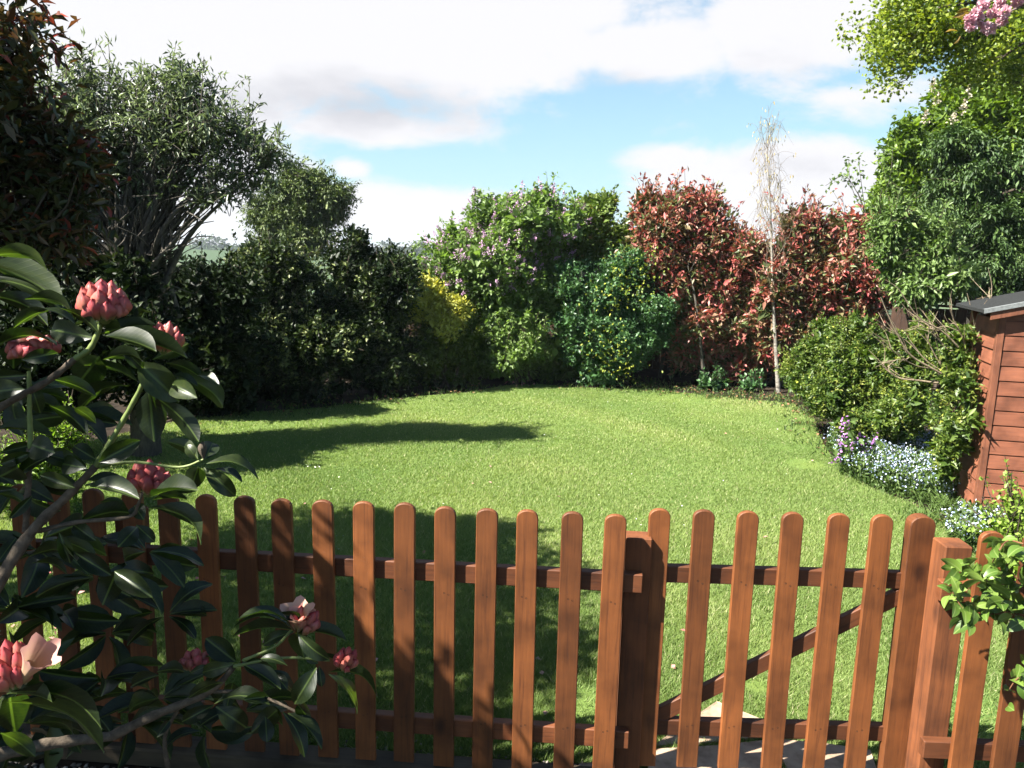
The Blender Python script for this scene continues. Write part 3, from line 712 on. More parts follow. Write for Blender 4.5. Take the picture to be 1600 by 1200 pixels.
# yellow shrub
YEL = leaf_mat('golden_leaf', [(0, (.035, .065, .014)), (.4, (.09, .13, .025)), (.55, (.24, .28, .05)), (.7, (.46, .47, .09)), (.88, (.60, .59, .15)), (1, (.75, .74, .32))], .45, .3, .4, (1.2, 1.1, .4))
def yel():
    C, R = blobs_px([(678, 500, 44, 56), (658, 470, 30, 34), (685, 555, 44, 50), (665, 560, 36, 44), (700, 495, 22, 28), (672, 458, 28, 20), (700, 590, 40, 22), (722, 560, 26, 46), (715, 525, 28, 36)], 10.9)
    b = np.array([*Z(690, 606)[:2], 0]); t = thing('golden_shrub', 'rounded shrub with bright yellow upper leaves next to the dark hedge end', 'shrub', b)
    Lf = Leaves(); T = Tubes(5)
    pos, ax = crown(Lf, *split_blobs(C, R, 6, .5, 8), 32000, .055, .028, seed=8, tone=(.5, .12), twigs=(T, 150))
    zt = P(690, 500, 11.0)[2]
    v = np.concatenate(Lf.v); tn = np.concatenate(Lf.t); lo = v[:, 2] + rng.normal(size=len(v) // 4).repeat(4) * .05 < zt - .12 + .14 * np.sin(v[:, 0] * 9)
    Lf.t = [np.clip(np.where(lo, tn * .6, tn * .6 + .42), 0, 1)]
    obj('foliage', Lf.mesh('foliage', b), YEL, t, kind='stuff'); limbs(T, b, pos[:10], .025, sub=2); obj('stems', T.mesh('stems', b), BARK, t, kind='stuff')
yel()
# lilac
LIL = leaf_mat('lilac_leaf', [(0, (.04, .075, .015)), (.5, (.12, .185, .05)), (.8, (.17, .25, .075)), (1, (.25, .33, .12))], .48, .36, .36, None, 1.12)
PUR = leaf_mat('lilac_bloom', [(0, (.36, .17, .34)), (.5, (.60, .36, .54)), (1, (.78, .58, .72))], .6, .25, .2, (1, 1, 1))
t, b, pos, ax, C, R = plant('lilac_bush', 'tall lilac bush with small mauve flower spikes in the far corner', 'shrub',
      [(765, 405, 84, 88), (832, 372, 66, 74), (725, 400, 50, 48), (800, 470, 88, 70), (850, 450, 52, 70), (780, 345, 42, 38), (845, 335, 35, 34), (820, 545, 60, 50), (750, 470, 50, 40), (762, 540, 34, 50), (775, 575, 34, 26), (860, 560, 44, 40), (700, 385, 26, 22)],
      11.6, (815, 598), 62000, .068, .045, LIL, seed=10, r0=.04, stems=12, tone=(.52, .18), rough=.22, nshoot=200)
def panicles(t, b, pos, ax, n, mat, name, ln=.14, per=40, sz=.016, up=.6, lim=None, mask=None):
    Lf = Leaves(); ids = np.arange(len(pos)) if mask is None else np.where(mask(pos))[0]; ids = rng.choice(ids, min(n, len(ids)), replace=False)
    p = pos[ids]; a = unit(ax[ids] + np.array([0, 0, up])); k = per
    tt = rng.random((len(ids), k)); rad = (1 - tt) * ln * .25
    q = p[:, None, :] + a[:, None, :] * (tt[..., None] * ln + .03) + rng.normal(size=(len(ids), k, 3)) * rad[..., None]
    Lf.add(q.reshape(-1, 3), rng.normal(size=(len(ids) * k, 3)), sz, sz, rng.random(len(ids) * k), upbias=.2)
    obj(name, Lf.mesh(name, b), mat, t, kind='stuff')
front = lambda p: (p[:, 1] < np.median(p[:, 1]) + .3) & (p[:, 2] > 1.3)
panicles(t, b, pos, ax, 330, PUR, 'flowers', mask=front, ln=.15, per=46, sz=.019)
PINKF = leaf_mat('pink_bloom', [(0, (.5, .10, .14)), (1, (.8, .35, .38))], .6, .2, .2, (1, 1, 1))
# small plain shrub in front of the lilac foot
plant('small_rose_bush', 'small leafy bush with a pink bloom at the foot of the lilac', 'shrub', [(800, 560, 38, 36), (830, 540, 30, 30), (790, 530, 26, 26)], 11.0, (812, 601), 7000, .05, .03, LIL, seed=11, tone=(.6, .15), r0=.012)
# light green shrub between lilac and photinia
MIX = leaf_mat('mixed_leaf', [(0, (.04, .075, .015)), (.5, (.12, .175, .04)), (.75, (.17, .23, .05)), (.9, (.24, .24, .06)), (1, (.32, .15, .09))], .45, .28, .5)
plant('green_shrub', 'tall yellow green shrub with a ragged top between the lilac and photinia', 'shrub', [(925, 375, 46, 66), (900, 420, 40, 70), (960, 410, 48, 60), (935, 330, 26, 26), (975, 370, 26, 30)], 12.2, (930, 600), 26000, .07, .04, MIX, seed=12, tone=(.55, .2), rough=.2)
DKG = leaf_mat('box_leaf', [(0, (.02, .05, .018)), (.5, (.055, .125, .045)), (.8, (.09, .185, .065)), (1, (.15, .26, .10))], .4, .2, .5)
t, b, pos, ax, C, R = plant('evergreen_shrub', 'rounded bluish green evergreen shrub with yellow sprays in the middle', 'shrub',
      [(935, 510, 70, 72), (990, 520, 58, 70), (900, 530, 42, 60), (960, 450, 66, 50), (1010, 490, 36, 50), (900, 460, 40, 45), (950, 565, 70, 36)], 11.3, (955, 602), 50000, .05, .032, DKG, seed=13, tone=(.52, .16), rough=.18)
GOLD = leaf_mat('yellow_spray', [(0, (.14, .22, .035)), (1, (.48, .50, .08))], .5, .3, .3, (1.2, 1.1, .4))
def sprays():
    Lf = Leaves(); T = Tubes(4)
    for path_ in [[(985, 440), (950, 500), (965, 545), (960, 580)], [(1020, 400), (1000, 440), (985, 470)], [(930, 545), (955, 560), (990, 575)], [(990, 380), (960, 430), (940, 470)]]:
        pts = curve([P(u, v, 10.55) + [0, 0, 0] for u, v in path_], 30); T.add(pts, .004)
        p = pts[rng.integers(0, len(pts), 90)] + rng.normal(size=(90, 3)) * [.15, .08, .14]
        Lf.add(p, rng.normal(size=(90, 3)) + [0, 0, -.3], .045, .026, rng.random(90) ** 1.6)
    obj('yellow_sprays', Lf.mesh('yellow_sprays', b), GOLD, t, kind='stuff')
sprays()
# photinias
PHO = leaf_mat('photinia_leaf', [(0, (.04, .055, .018)), (.32, (.10, .13, .045)), (.5, (.21, .14, .085)), (.68, (.28, .085, .075)), (.85, (.33, .075, .075)), (1, (.48, .22, .18))], .4, .25, .36, (1.4, .9, .6), 1.32)
HEADS = leaf_mat('photinia_head', [(0, (.34, .19, .13)), (1, (.60, .42, .30))], .7, .15, .2, (1, 1, 1))
def photinia(label, spec, Y, basepx, n, seed, stems):
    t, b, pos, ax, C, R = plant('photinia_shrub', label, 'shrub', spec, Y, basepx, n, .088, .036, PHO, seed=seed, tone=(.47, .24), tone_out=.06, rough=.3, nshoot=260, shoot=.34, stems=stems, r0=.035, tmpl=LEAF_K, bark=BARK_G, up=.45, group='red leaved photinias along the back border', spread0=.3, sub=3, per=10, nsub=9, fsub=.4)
    panicles(t, b, pos, ax, 150, HEADS, 'flower_heads', ln=.07, per=50, sz=.018, mask=lambda p: (p[:, 1] < Y) & (p[:, 2] < 3.2))
photinia('tall red leaved photinia on bare stems left of the white birch', [(1080, 330, 55, 50), (1060, 400, 62, 60), (1120, 400, 60, 62), (1085, 470, 80, 55), (1150, 460, 62, 60), (1010, 340, 32, 34), (1040, 350, 40, 40), (1120, 520, 62, 38), (1050, 520, 40, 34), (1190, 440, 36, 40), (1025, 420, 34, 40), (1005, 470, 34, 40), (1165, 560, 44, 36), (1090, 545, 44, 30), (1170, 500, 40, 50)], 11.6, (1110, 612), 56000, 14, 14)
photinia('lower broad photinia with red leaves and tan heads right of the birch', [(1280, 400, 72, 62), (1340, 370, 42, 42), (1255, 450, 60, 50), (1330, 450, 66, 50), (1260, 360, 34, 30), (1240, 500, 52, 42), (1310, 495, 70, 40), (1380, 440, 40, 50), (1230, 420, 34, 40), (1215, 470, 40, 36), (1385, 380, 30, 34), (1205, 525, 34, 40), (1245, 545, 36, 36), (1350, 500, 50, 30)], 11.2, (1275, 620), 52000, 15, 12)

# birch
BIR = noise_mat('birch_bark', (.10, .085, .07), (.36, .33, .28), 18, .7, .3, (1, 1, 2.5), c3=(.55, .52, .46))
TWIG = noise_mat('pale_twig', (.20, .15, .10), (.38, .32, .24), 30, .8, .2)
def birch():
    Y = 10.9; b = Z(1213, 612); b = np.array([b[0], Y, 0])
    t = thing('birch_tree', 'slender white barked birch with bare drooping twigs between the photinias', 'tree', b)
    path_ = [(1213, 600), (1212, 540), (1208, 470), (1206, 400), (1204, 330), (1200, 260), (1197, 205)]
    pts = [P(u, v, Y) for u, v in path_]; pts = [b] + pts[1:]
    c = curve(pts, 40); T = Tubes(8); T.add(c, np.linspace(.033, .002, len(c)) ** 1.0 * np.linspace(1, .7, len(c)))
    obj('trunk', T.mesh('trunk', b), BIR, t)
    T2 = Tubes(4); Lf = Leaves()
    for _ in range(44):
        i = rng.integers(12, len(c) - 2); a = rng.uniform(0, 6.28); f = i / len(c); ln = rng.uniform(.35, .95) * (1.15 - f * .7)
        dr = np.array([math.cos(a) * .38, math.sin(a) * .38, 1.0]) * ln
        e = c[i] + dr; mid = c[i] + dr * .5 + np.array([dr[0], dr[1], 0]) * .22
        cc = curve([c[i], mid, e], 10); T2.add(cc, np.linspace(.0055 * (1.2 - f), .0015, len(cc)))
        for _ in range(7):
            s = cc[rng.integers(2, len(cc))]; e2 = s + np.array([rng.normal() * .10, rng.normal() * .10, rng.uniform(-.35, .2)])
            c3 = curve([s, (s + e2) / 2 + np.array([0, 0, .05]), e2], 6); T2.add(c3, np.linspace(.0022, .0011, len(c3)), sides=3)
            if rng.random() < .3: Lf.add(np.repeat(c3[-1:], 3, 0) + rng.normal(size=(3, 3)) * .02, np.tile([0, 0, -1.0], (3, 1)) + rng.normal(size=(3, 3)) * .2, .045, .015, rng.random(3))
    obj('branches', T2.mesh('branches', b), TWIG, t, kind='stuff')
    obj('catkins', Lf.mesh('catkins', b), leaf_mat('catkin', [(0, (.30, .24, .12)), (1, (.5, .42, .25))], .7, .2, .2), t, kind='stuff')
birch()

# left arching tree with many stems
BUD = leaf_mat('grey_green_leaf', [(0, (.04, .06, .03)), (.5, (.11, .145, .075)), (.8, (.20, .25, .14)), (1, (.34, .38, .27))], .35, .3, .6, (1.1, 1.2, .7))
def arching():
    Y = 7.0; b = Z(225, 640); b = np.array([P(215, 470, Y)[0], Y, 0.0])
    t = thing('arching_tree', 'broad multi stemmed tree with narrow grey green leaves above the hedge', 'tree', b)
    spec = [(285, 150, 62, 44), (235, 175, 70, 50), (340, 200, 62, 48), (395, 235, 48, 38), (300, 245, 70, 45), (165, 205, 76, 60), (110, 160, 56, 48), (215, 270, 80, 50), (385, 285, 42, 26), (120, 280, 90, 60), (60, 210, 60, 60), (60, 320, 80, 70), (270, 130, 30, 24), (428, 250, 26, 15), (130, 110, 20, 30), (205, 150, 44, 30), (330, 300, 40, 22)]
    C, R = blobs_px(spec, Y, .9); C, R = split_blobs(C, R, 7, .44, 5); Lf = Leaves(); T = Tubes(6)
    pos, ax = crown(Lf, C, R, 22500, .075, .019, per=10, seed=21, tone=(.5, .2), rough=.34, inner=.22, inner_scale=1.0, droop=.15, up=.5, rnd=.6, twigs=(T, 1200), spread=2.8)
    root = b + np.array([0, 0, 1.2]); T.add(curve([b, root], 4), [.13, .12, .11, .10])
    for i in rng.choice(len(pos), 95, replace=False):
        tg = root + (pos[i] - root) * .9; v = tg - root; ln = np.linalg.norm(v); mid = root + v * .45 + np.array([-v[0] * .12, 0, ln * .10]) + rng.normal(size=3) * .08
        c = curve([root + rng.normal(size=3) * [.12, .12, .05], mid, tg], 16); rr = np.linspace(rng.uniform(.018, .042), .005, len(c)); T.add(c, rr)
        for _ in range(7):
            k = rng.integers(4, int(len(c) * .8)); e = c[k] + unit(unit(v) + rng.normal(size=3) * .5) * rng.uniform(.2, .5)
            cc = curve([c[k], (c[k] + e) / 2 + rng.normal(size=3) * .03, e], 6); T.add(cc, np.linspace(.009, .003, len(cc)), sides=4)
    shoots(Lf, T, pos, ax, 200, .30, .075, .018, .6, 2.6, k=16, upw=.5, out=.9)
    obj('foliage', Lf.mesh('foliage', b), BUD, t, kind='stuff'); obj('stems', T.mesh('stems', b), BARK_G, t, kind='stuff')
arching()

# conifers
CON = leaf_mat('yew_needle', [(0, (.02, .038, .014)), (.5, (.06, .095, .030)), (.85, (.11, .15, .045)), (1, (.16, .20, .06))], .55, .12, .3)
CYP = leaf_mat('cypress_spray', [(0, (.014, .034, .010)), (.5, (.05, .095, .025)), (.8, (.10, .165, .04)), (1, (.16, .23, .06))], .55, .15, .3)
def conifer(name, label, spec, Y, bpx, n, mat, seed, size, width, droop, per=26, trunk=.16, deep=.85, rough=.2, tone=(.5, .15), spread=3.4, rnd=.55):
    C, R = blobs_px(spec, Y, deep); C, R = split_blobs(C, R, 7, .48, seed); b = P(bpx[0], bpx[1], Y); b = np.array([b[0], b[1], 0 if Y < 18 else ground_z(b[0], b[1])])
    t = thing(name, label, 'tree', b); Lf = Leaves(); T = Tubes(7)
    pos, ax = crown(Lf, C, R, n, size, width, per=per, seed=seed, tone=tone, rough=rough, droop=droop, up=.1, rnd=rnd, upbias=.8, inner=.3, inner_scale=1.6, spread=spread, ground=b[2] + .3)
    top = C[np.argmax(C[:, 2] + R[:, 2])] + [0, 0, R[np.argmax(C[:, 2] + R[:, 2])][2] * .7]
    tc_ = curve([b, (b + top) / 2 + [.1, 0, 0], top], 14); T.add(tc_, np.linspace(trunk, .02, len(tc_)))
    obj('trunk', T.mesh('trunk', b), BARK, t)
    T2 = Tubes(4)
    for i in rng.choice(len(pos), 60, replace=False):
        k = tc_[np.argmin(np.abs(tc_[:, 2] - (pos[i][2] - .2)))]; T2.add(curve([k, (k + pos[i]) / 2 + [0, 0, .12], pos[i]], 8), np.linspace(.035, .008, len(curve([k, k + 1, pos[i]], 8))))
    shoots(Lf, T2, pos, ax, 160, .16 * size * 30, size * 1.3, width * 1.3, tone[0], b[2] + 1.5, k=22, upw=.35, out=.9)
    obj('branches', T2.mesh('branches', b), BARK, t, kind='stuff')
    obj('crown', Lf.mesh('crown', b), mat, t, kind='stuff')
conifer('conifer_tree', 'solitary dark conifer rising behind the hedge on the left', [(460, 278, 34, 26), (450, 325, 56, 36), (505, 305, 38, 26), (415, 335, 26, 24), (455, 370, 58, 32), (520, 330, 24, 22), (485, 350, 40, 28), (490, 285, 26, 20), (430, 365, 36, 26)], 19.0, (455, 450), 60000, CON, 31, .085, .03, .35, trunk=.2, per=26, tone=(.66, .17))
plant('big_leafy_tree', 'large bright green horse chestnut with cream flower candles at right', 'tree',
      [(1440, 330, 78, 70), (1470, 230, 70, 62), (1530, 170, 80, 60), (1590, 120, 70, 60), (1420, 250, 42, 50), (1420, 400, 60, 60), (1560, 260, 80, 80), (1620, 220, 80, 90), (1600, 360, 80, 100), (1410, 310, 38, 52), (1500, 130, 42, 30), (1560, 60, 90, 50), (1660, 60, 90, 90)],
      14.5, (1560, 560), 90000, .12, .055, leaf_mat('chestnut_leaf', [(0, (.03, .07, .010)), (.5, (.11, .18, .022)), (.8, (.18, .27, .032)), (1, (.27, .36, .05))], .42, .35, .45, (1.3, 1.4, .4)), baseY=14.5, seed=32, tone=(.5, .17), rough=.16, stems=18, r0=.14, stem_name='trunk', crown_name='crown', sub=4, droop=.15, per=9, spread=1.8)
def candles():
    t = [o for o in bpy.data.objects if o.name == 'big_leafy_tree'][0]; b = np.array(t.location)
    Lf = Leaves()
    for (u, v) in [(1446, 190), (1464, 162), (1506, 172), (1512, 150), (1490, 192), (1457, 140)]:
        p = P(u, v, 13.35); k = 60; tt = rng.random(k); q = p + np.array([0, 0, 1]) * (tt[:, None] * .17) + rng.normal(size=(k, 3)) * (.035 * (1 - tt))[:, None]
        Lf.add(q, rng.normal(size=(k, 3)), .04, .035, rng.random(k))
    obj('flower_candles', Lf.mesh('flower_candles', b), leaf_mat('candle_bloom', [(0, (.45, .40, .28)), (1, (.75, .68, .52))], .6, .2, .2, (1, 1, 1)), t, kind='stuff')
candles()
conifer('cypress_tree', 'dark green cypress with drooping sprays standing behind the shed', [(1520, 300, 62, 58), (1500, 360, 70, 50), (1570, 350, 70, 60), (1530, 410, 90, 50), (1600, 420, 70, 60), (1490, 250, 36, 40), (1530, 250, 40, 38), (1600, 290, 50, 50), (1470, 400, 40, 40), (1640, 360, 60, 80), (1580, 450, 80, 40)], 11.8, (1550, 600), 90000, CYP, 33, .075, .026, .5, trunk=.14, deep=.8, per=26)
plant('viburnum_shrub', 'pale green shrub with hanging leaf clusters right of the photinia', 'shrub', [(1430, 390, 44, 52), (1400, 360, 30, 46), (1450, 430, 50, 40), (1415, 440, 40, 36), (1390, 400, 26, 36), (1460, 380, 32, 36), (1440, 455, 50, 22, -.2), (1490, 440, 34, 20, -.4)], 9.2, (1430, 600), 15000, .075, .028, leaf_mat('viburnum_leaf', [(0, (.04, .08, .02)), (.5, (.12, .19, .05)), (1, (.24, .33, .12))], .45, .3, .4), seed=34, droop=.45, tone=(.45, .2), nshoot=220, shoot=.25)
# loose green sapling above the photinia
def sapling():
    Y = 11.9; b = np.array([P(1350, 420, Y)[0], Y, 0]); t = thing('sapling', 'thin sapling with sparse green leaves poking above the right photinia', 'tree', b)
    T = Tubes(4); Lf = Leaves()
    main = curve([b, P(1360, 430, Y), P(1352, 340, Y), P(1340, 300, Y)], 16); T.add(main, np.linspace(.025, .008, len(main)))
    for path_ in [[(1352, 340), (1330, 290), (1326, 250)], [(1345, 310), (1320, 275), (1290, 290)], [(1352, 330), (1345, 280), (1341, 245)], [(1360, 370), (1385, 300), (1372, 240)], [(1385, 300), (1392, 270), (1395, 232)], [(1355, 350), (1310, 330), (1285, 345)], [(1375, 330), (1400, 310), (1395, 280)]]:
        c = curve([P(u, v, Y) for u, v in path_], 12); T.add(c, np.linspace(.007, .003, len(c)))
        k = 46; p = c[rng.integers(3, len(c), k)] + rng.normal(size=(k, 3)) * .045; Lf.add(p, rng.normal(size=(k, 3)), .065, .04, rng.random(k))
    obj('stems', T.mesh('stems', b), BARK_G, t, kind='stuff'); obj('foliage', Lf.mesh('foliage', b), LIL, t, kind='stuff')
sapling()

# overhanging branch, top right (maple in front of the big tree)
def overhang():
    Y = 8.0; b = np.array([P(1760, 60, Y)[0], Y, 0.0]); t = thing('maple_tree', 'maple bough with lime green young leaves reaching in from the top right corner', 'tree', b)
    T = Tubes(6); Lf = Leaves()
    top = P(1750, 20, Y); T.add(curve([b, (b + top) / 2 + [.15, 0, 0], top, top + [.2, 0, 1.5]], 18), np.linspace(.16, .07, 19)[:len(curve([b, b + 1, b + 2, b + 3], 18))])
    for path_, r in [([(1750, 30), (1640, 40), (1520, 60), (1440, 95), (1416, 125)], .03), ([(1750, 10), (1600, 0), (1480, 10), (1405, 40)], .03), ([(1520, 60), (1450, 60), (1400, 78)], .012), ([(1640, 40), (1580, 80), (1530, 112), (1495, 118)], .014),
                     ([(1480, 10), (1440, 0), (1400, 12)], .01), ([(1750, -20), (1600, -40), (1450, -30)], .03), ([(1460, 88), (1430, 70), (1396, 96)], .01), ([(1750, 60), (1660, 110), (1590, 130)], .02), ([(1480, 10), (1430, 50), (1392, 62)], .01), ([(1600, 0), (1520, 30), (1450, 40)], .012)]:
        c = curve([P(u, v, Y + rng.normal() * .25) for u, v in path_], 24); T.add(c, np.linspace(r, r * .2, len(c)))
        for _ in range(26):
            i = rng.integers(len(c) // 4, len(c)); e = c[i] + rng.normal(size=3) * [.14, .2, .10] + [-.05, 0, .03]; cc = curve([c[i], e], 4); T.add(cc, [.004, .003, .002, .002], sides=3)
            k = 52; Lf.add(e + rng.normal(size=(k, 3)) * .075, rng.normal(size=(k, 3)) + [0, 0, -.2], .04, .034, rng.random(k))
    obj('branches', T.mesh('branches', b), BARK, t, kind='stuff')
    obj('foliage', Lf.mesh('foliage', b), leaf_mat('maple_leaf', [(0, (.07, .12, .012)), (.5, (.18, .25, .025)), (1, (.33, .39, .07))], .45, .4, .4, (1.3, 1.3, .4)), t, kind='stuff')
overhang()

SHX, SHY = Z(1518, 822)[0], Z(1518, 822)[1]
# round shrub by the shed
RND = leaf_mat('spiraea_leaf', [(0, (.02, .05, .010)), (.45, (.07, .12, .02)), (.75, (.14, .19, .03)), (1, (.25, .27, .06))], .45, .28, .45)
t, b, pos, ax, C, R = plant('rounded_shrub', 'wide rounded small leaved shrub between lawn and shed with tiny yellow blooms', 'shrub',
      [(1310, 575, 62, 66, .4), (1370, 570, 72, 62, 0), (1430, 560, 70, 60, -.5), (1480, 570, 62, 66, -1.0), (1290, 590, 44, 52, .3), (1345, 630, 72, 50, -.1), (1430, 630, 80, 56, -.7), (1495, 620, 50, 70, -1.25), (1518, 580, 26, 52, -1.6), (1380, 660, 70, 40, -.5), (1470, 690, 46, 36, -1.1), (1505, 700, 42, 62, -2.0), (1520, 590, 52, 62, -2.1), (1515, 650, 48, 60, -2.15), (1505, 545, 46, 40, -1.9), (1490, 650, 50, 60, -1.6), (1455, 620, 60, 60, -1.2), (1450, 535, 50, 36, -1.0), (1280, 545, 44, 40, .4), (1350, 540, 60, 40, 0)],
      8.0, (1400, 690), 115000, .036, .018, RND, seed=40, tone=(.5, .15), tone_out=.1, rough=.12, per=14, r0=.02, stems=14, inner=.3, inner_scale=2.2, cut=lambda p: (p[:, 0] < SHX + .23 * (p[:, 1] - SHY) - .07), nshoot=200, shoot=.09)
panicles(t, b, pos, ax, 160, GOLD, 'flowers', ln=.03, per=5, sz=.022, mask=lambda p: p[:, 1] < 8.2)

# bare shrub by the shed corner
DEAD = noise_mat('dead_wood', (.17, .12, .075), (.42, .34, .23), 40, .85, .4)
def bare():
    Y = 5.95; cv = lambda c: (c[0] / 2.727 + 1200, c[1] / 2.727 + 400)
    b = P(*cv((905, 730)), Y); b = np.array([b[0], Y, 0.0]); t = thing('bare_shrub', 'leafless twisted shrub with pale twigs leaning left from the shed corner', 'shrub', b)
    T = Tubes(6)
    P_ = lambda c, dy=0: P(*cv(c), Y + dy)
    T.add(curve([b, P_((905, 700)), P_((870, 620)), P_((830, 560)), P_((795, 530))], 16), np.linspace(.028, .016, 17)[:len(curve([b] * 1 + [b + 1, b + 2, b + 3, b + 4], 16))])
    br = [([(795, 530), (740, 542), (640, 530), (560, 520), (500, 480), (490, 455), (540, 462)], .010), ([(795, 530), (700, 480), (610, 425), (560, 350), (520, 270), (480, 175)], .010),
          ([(830, 560), (885, 560), (880, 500), (820, 400), (740, 320), (640, 260), (570, 160)], .011), ([(870, 620), (888, 540), (850, 440), (830, 350), (790, 270), (780, 180)], .009),
          ([(820, 545), (760, 500), (700, 400), (670, 330)], .007), ([(880, 500), (870, 400), (880, 330), (875, 260)], .006), ([(740, 320), (690, 310), (620, 300)], .004),
          ([(700, 480), (640, 470), (560, 440), (510, 470)], .005), ([(820, 400), (770, 400), (700, 330), (640, 310)], .005), ([(610, 425), (580, 440), (530, 400), (505, 360)], .004), ([(890, 350), (930, 240), (955, 165)], .004), ([(850, 440), (780, 330), (700, 300), (650, 290)], .005), ([(760, 500), (680, 450), (600, 370), (500, 300)], .005)]
    for pth, r in br:
        dy = rng.normal() * .12; c = curve([P_(p, dy * (i / len(pth))) for i, p in enumerate(pth)], 26); T.add(c, np.linspace(r, r * .35, len(c)))
        for _ in range(6):
            i = rng.integers(len(c) // 3, len(c)); dr = unit(c[min(i + 1, len(c) - 1)] - c[i - 1] + rng.normal(size=3) * .012 + [0, 0, .006]); e = c[i] + dr * rng.uniform(.08, .26)
            cc = curve([c[i], (c[i] + e) / 2 + rng.normal(size=3) * .012, e], 6); T.add(cc, np.linspace(.0032, .0014, len(cc)), sides=4)
    obj('branches', T.mesh('branches', b), DEAD, t, kind='stuff')
bare()

# low ground cover on the shaded left border
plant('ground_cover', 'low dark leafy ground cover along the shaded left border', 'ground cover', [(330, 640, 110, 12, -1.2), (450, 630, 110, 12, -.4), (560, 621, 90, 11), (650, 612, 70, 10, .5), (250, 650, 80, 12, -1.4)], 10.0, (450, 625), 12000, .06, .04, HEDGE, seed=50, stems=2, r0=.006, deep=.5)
plant('ground_cover', 'low green leafy plants at the foot of the birch', 'ground cover', [(1160, 614, 34, 9), (1215, 616, 34, 11), (1110, 608, 26, 8)], 11.0, (1190, 622), 6000, .06, .04, DKG, seed=51, stems=2, r0=.006, deep=.6)

# flower bed: forget-me-nots and honesty
FGT = leaf_mat('soft_leaf', [(0, (.03, .06, .014)), (.5, (.075, .13, .03)), (1, (.16, .23, .07))], .55, .3, .3)
BLUE = leaf_mat('forget_me_not_bloom', [(0, (.36, .47, .74)), (.6, (.56, .65, .86)), (1, (.80, .82, .90))], .6, .2, .2, (1, 1, 1))
PEA = (np.array([[0, 0, 0], [.5, 0, 0], [.16, .48, 0], [-.4, .3, 0], [-.4, -.3, 0], [.16, -.48, 0]]), np.array([[0, 1, 2], [0, 2, 3], [0, 3, 4], [0, 4, 5], [0, 5, 1]]))
def flowers_patch(label, poly_px, n, nl, hz, name='forget_me_nots', z0=0):
    poly = np.array([Z(u, v)[:2] for u, v in poly_px]); lo, hi = poly.min(0), poly.max(0)
    def samp(k):
        x = rng.uniform(lo[0], hi[0], k * 4); y = rng.uniform(lo[1], hi[1], k * 4); m = inside(x, y, poly); return np.stack([x[m], y[m]], 1)[:k]
    c0 = poly.mean(0); b = np.array([*c0, 0]); t = thing(name, label, 'flowers', b); T = Tubes(3); Lf = Leaves()
    xy = samp(nl); hg = rng.random(len(xy)) ** 1.3 * hz; Lf.add(np.column_stack([xy, hg]), rng.normal(size=(len(xy), 3)) + [0, 0, .8], .055, .02, rng.random(len(xy)))
    obj('foliage', Lf.mesh('foliage', b), FGT, t, kind='stuff')
    cl = samp(n // 6); hh = rng.uniform(.5, 1.15, len(cl)) * hz
    pos = np.repeat(np.column_stack([cl, hh]), 6, 0) + rng.normal(size=(len(cl) * 6, 3)) * [.028, .028, .018]
    Fl = Leaves(); Fl.add(pos, rng.normal(size=(len(pos), 3)) * .35 + [0, -.6, .25], .0155, .0155, rng.random(len(pos)), tmpl=PEA, upbias=.2)
    obj('flowers', Fl.mesh('flowers', b), BLUE, t, kind='stuff')
    for p in pos[::4]: T.add(np.array([[p[0], p[1], .01], p]), [.0015, .001])
    obj('stems', T.mesh('stems', b), FGT, t, kind='stuff')
flowers_patch('pale blue forget-me-nots spilling onto the lawn beside the shed', [(1292, 700), (1330, 672), (1400, 700), (1480, 712), (1520, 740), (1512, 800), (1440, 790), (1370, 770), (1318, 745)], 8000, 15000, .22)
flowers_patch('small clump of blue flowers at the foot of the shed wall', [(1480, 838), (1500, 818), (1560, 826), (1565, 862), (1500, 868)], 1100, 3000, .17)
def honesty():
    b = Z(1325, 742); b[2] = 0; t = thing('honesty_plant', 'tall purple flowered plant at the left end of the forget-me-nots', 'flowers', b); T = Tubes(4); Lf = Leaves(); G_ = Leaves()
    Y = b[1]
    for (u, v) in [(1326, 658), (1316, 690), (1342, 685), (1334, 700), (1308, 716), (1350, 700), (1322, 676), (1366, 688), (1318, 705)]:
        e = P(u, v, Y + rng.normal() * .08); c = curve([b + rng.normal(size=3) * [.07, .07, 0], (b + e) / 2 + rng.normal(size=3) * .03, e], 8); T.add(c, np.linspace(.004, .002, len(c)))
        k = 16; Lf.add(e + rng.normal(size=(k, 3)) * [.028, .028, .035], rng.normal(size=(k, 3)) + [0, -.8, 0], .024, .024, rng.random(k), tmpl=PEA, upbias=.1)
        k = 14; G_.add(c[rng.integers(0, len(c), k)], rng.normal(size=(k, 3)), .09, .05, rng.random(k))
    obj('stems', T.mesh('stems', b), FGT, t, kind='stuff'); obj('foliage', G_.mesh('foliage', b), FGT, t, kind='stuff')
    obj('flowers', Lf.mesh('flowers', b), leaf_mat('honesty_bloom', [(0, (.34, .12, .42)), (1, (.60, .30, .66))], .6, .25, .2, (1, 1, 1)), t, kind='stuff')
honesty()
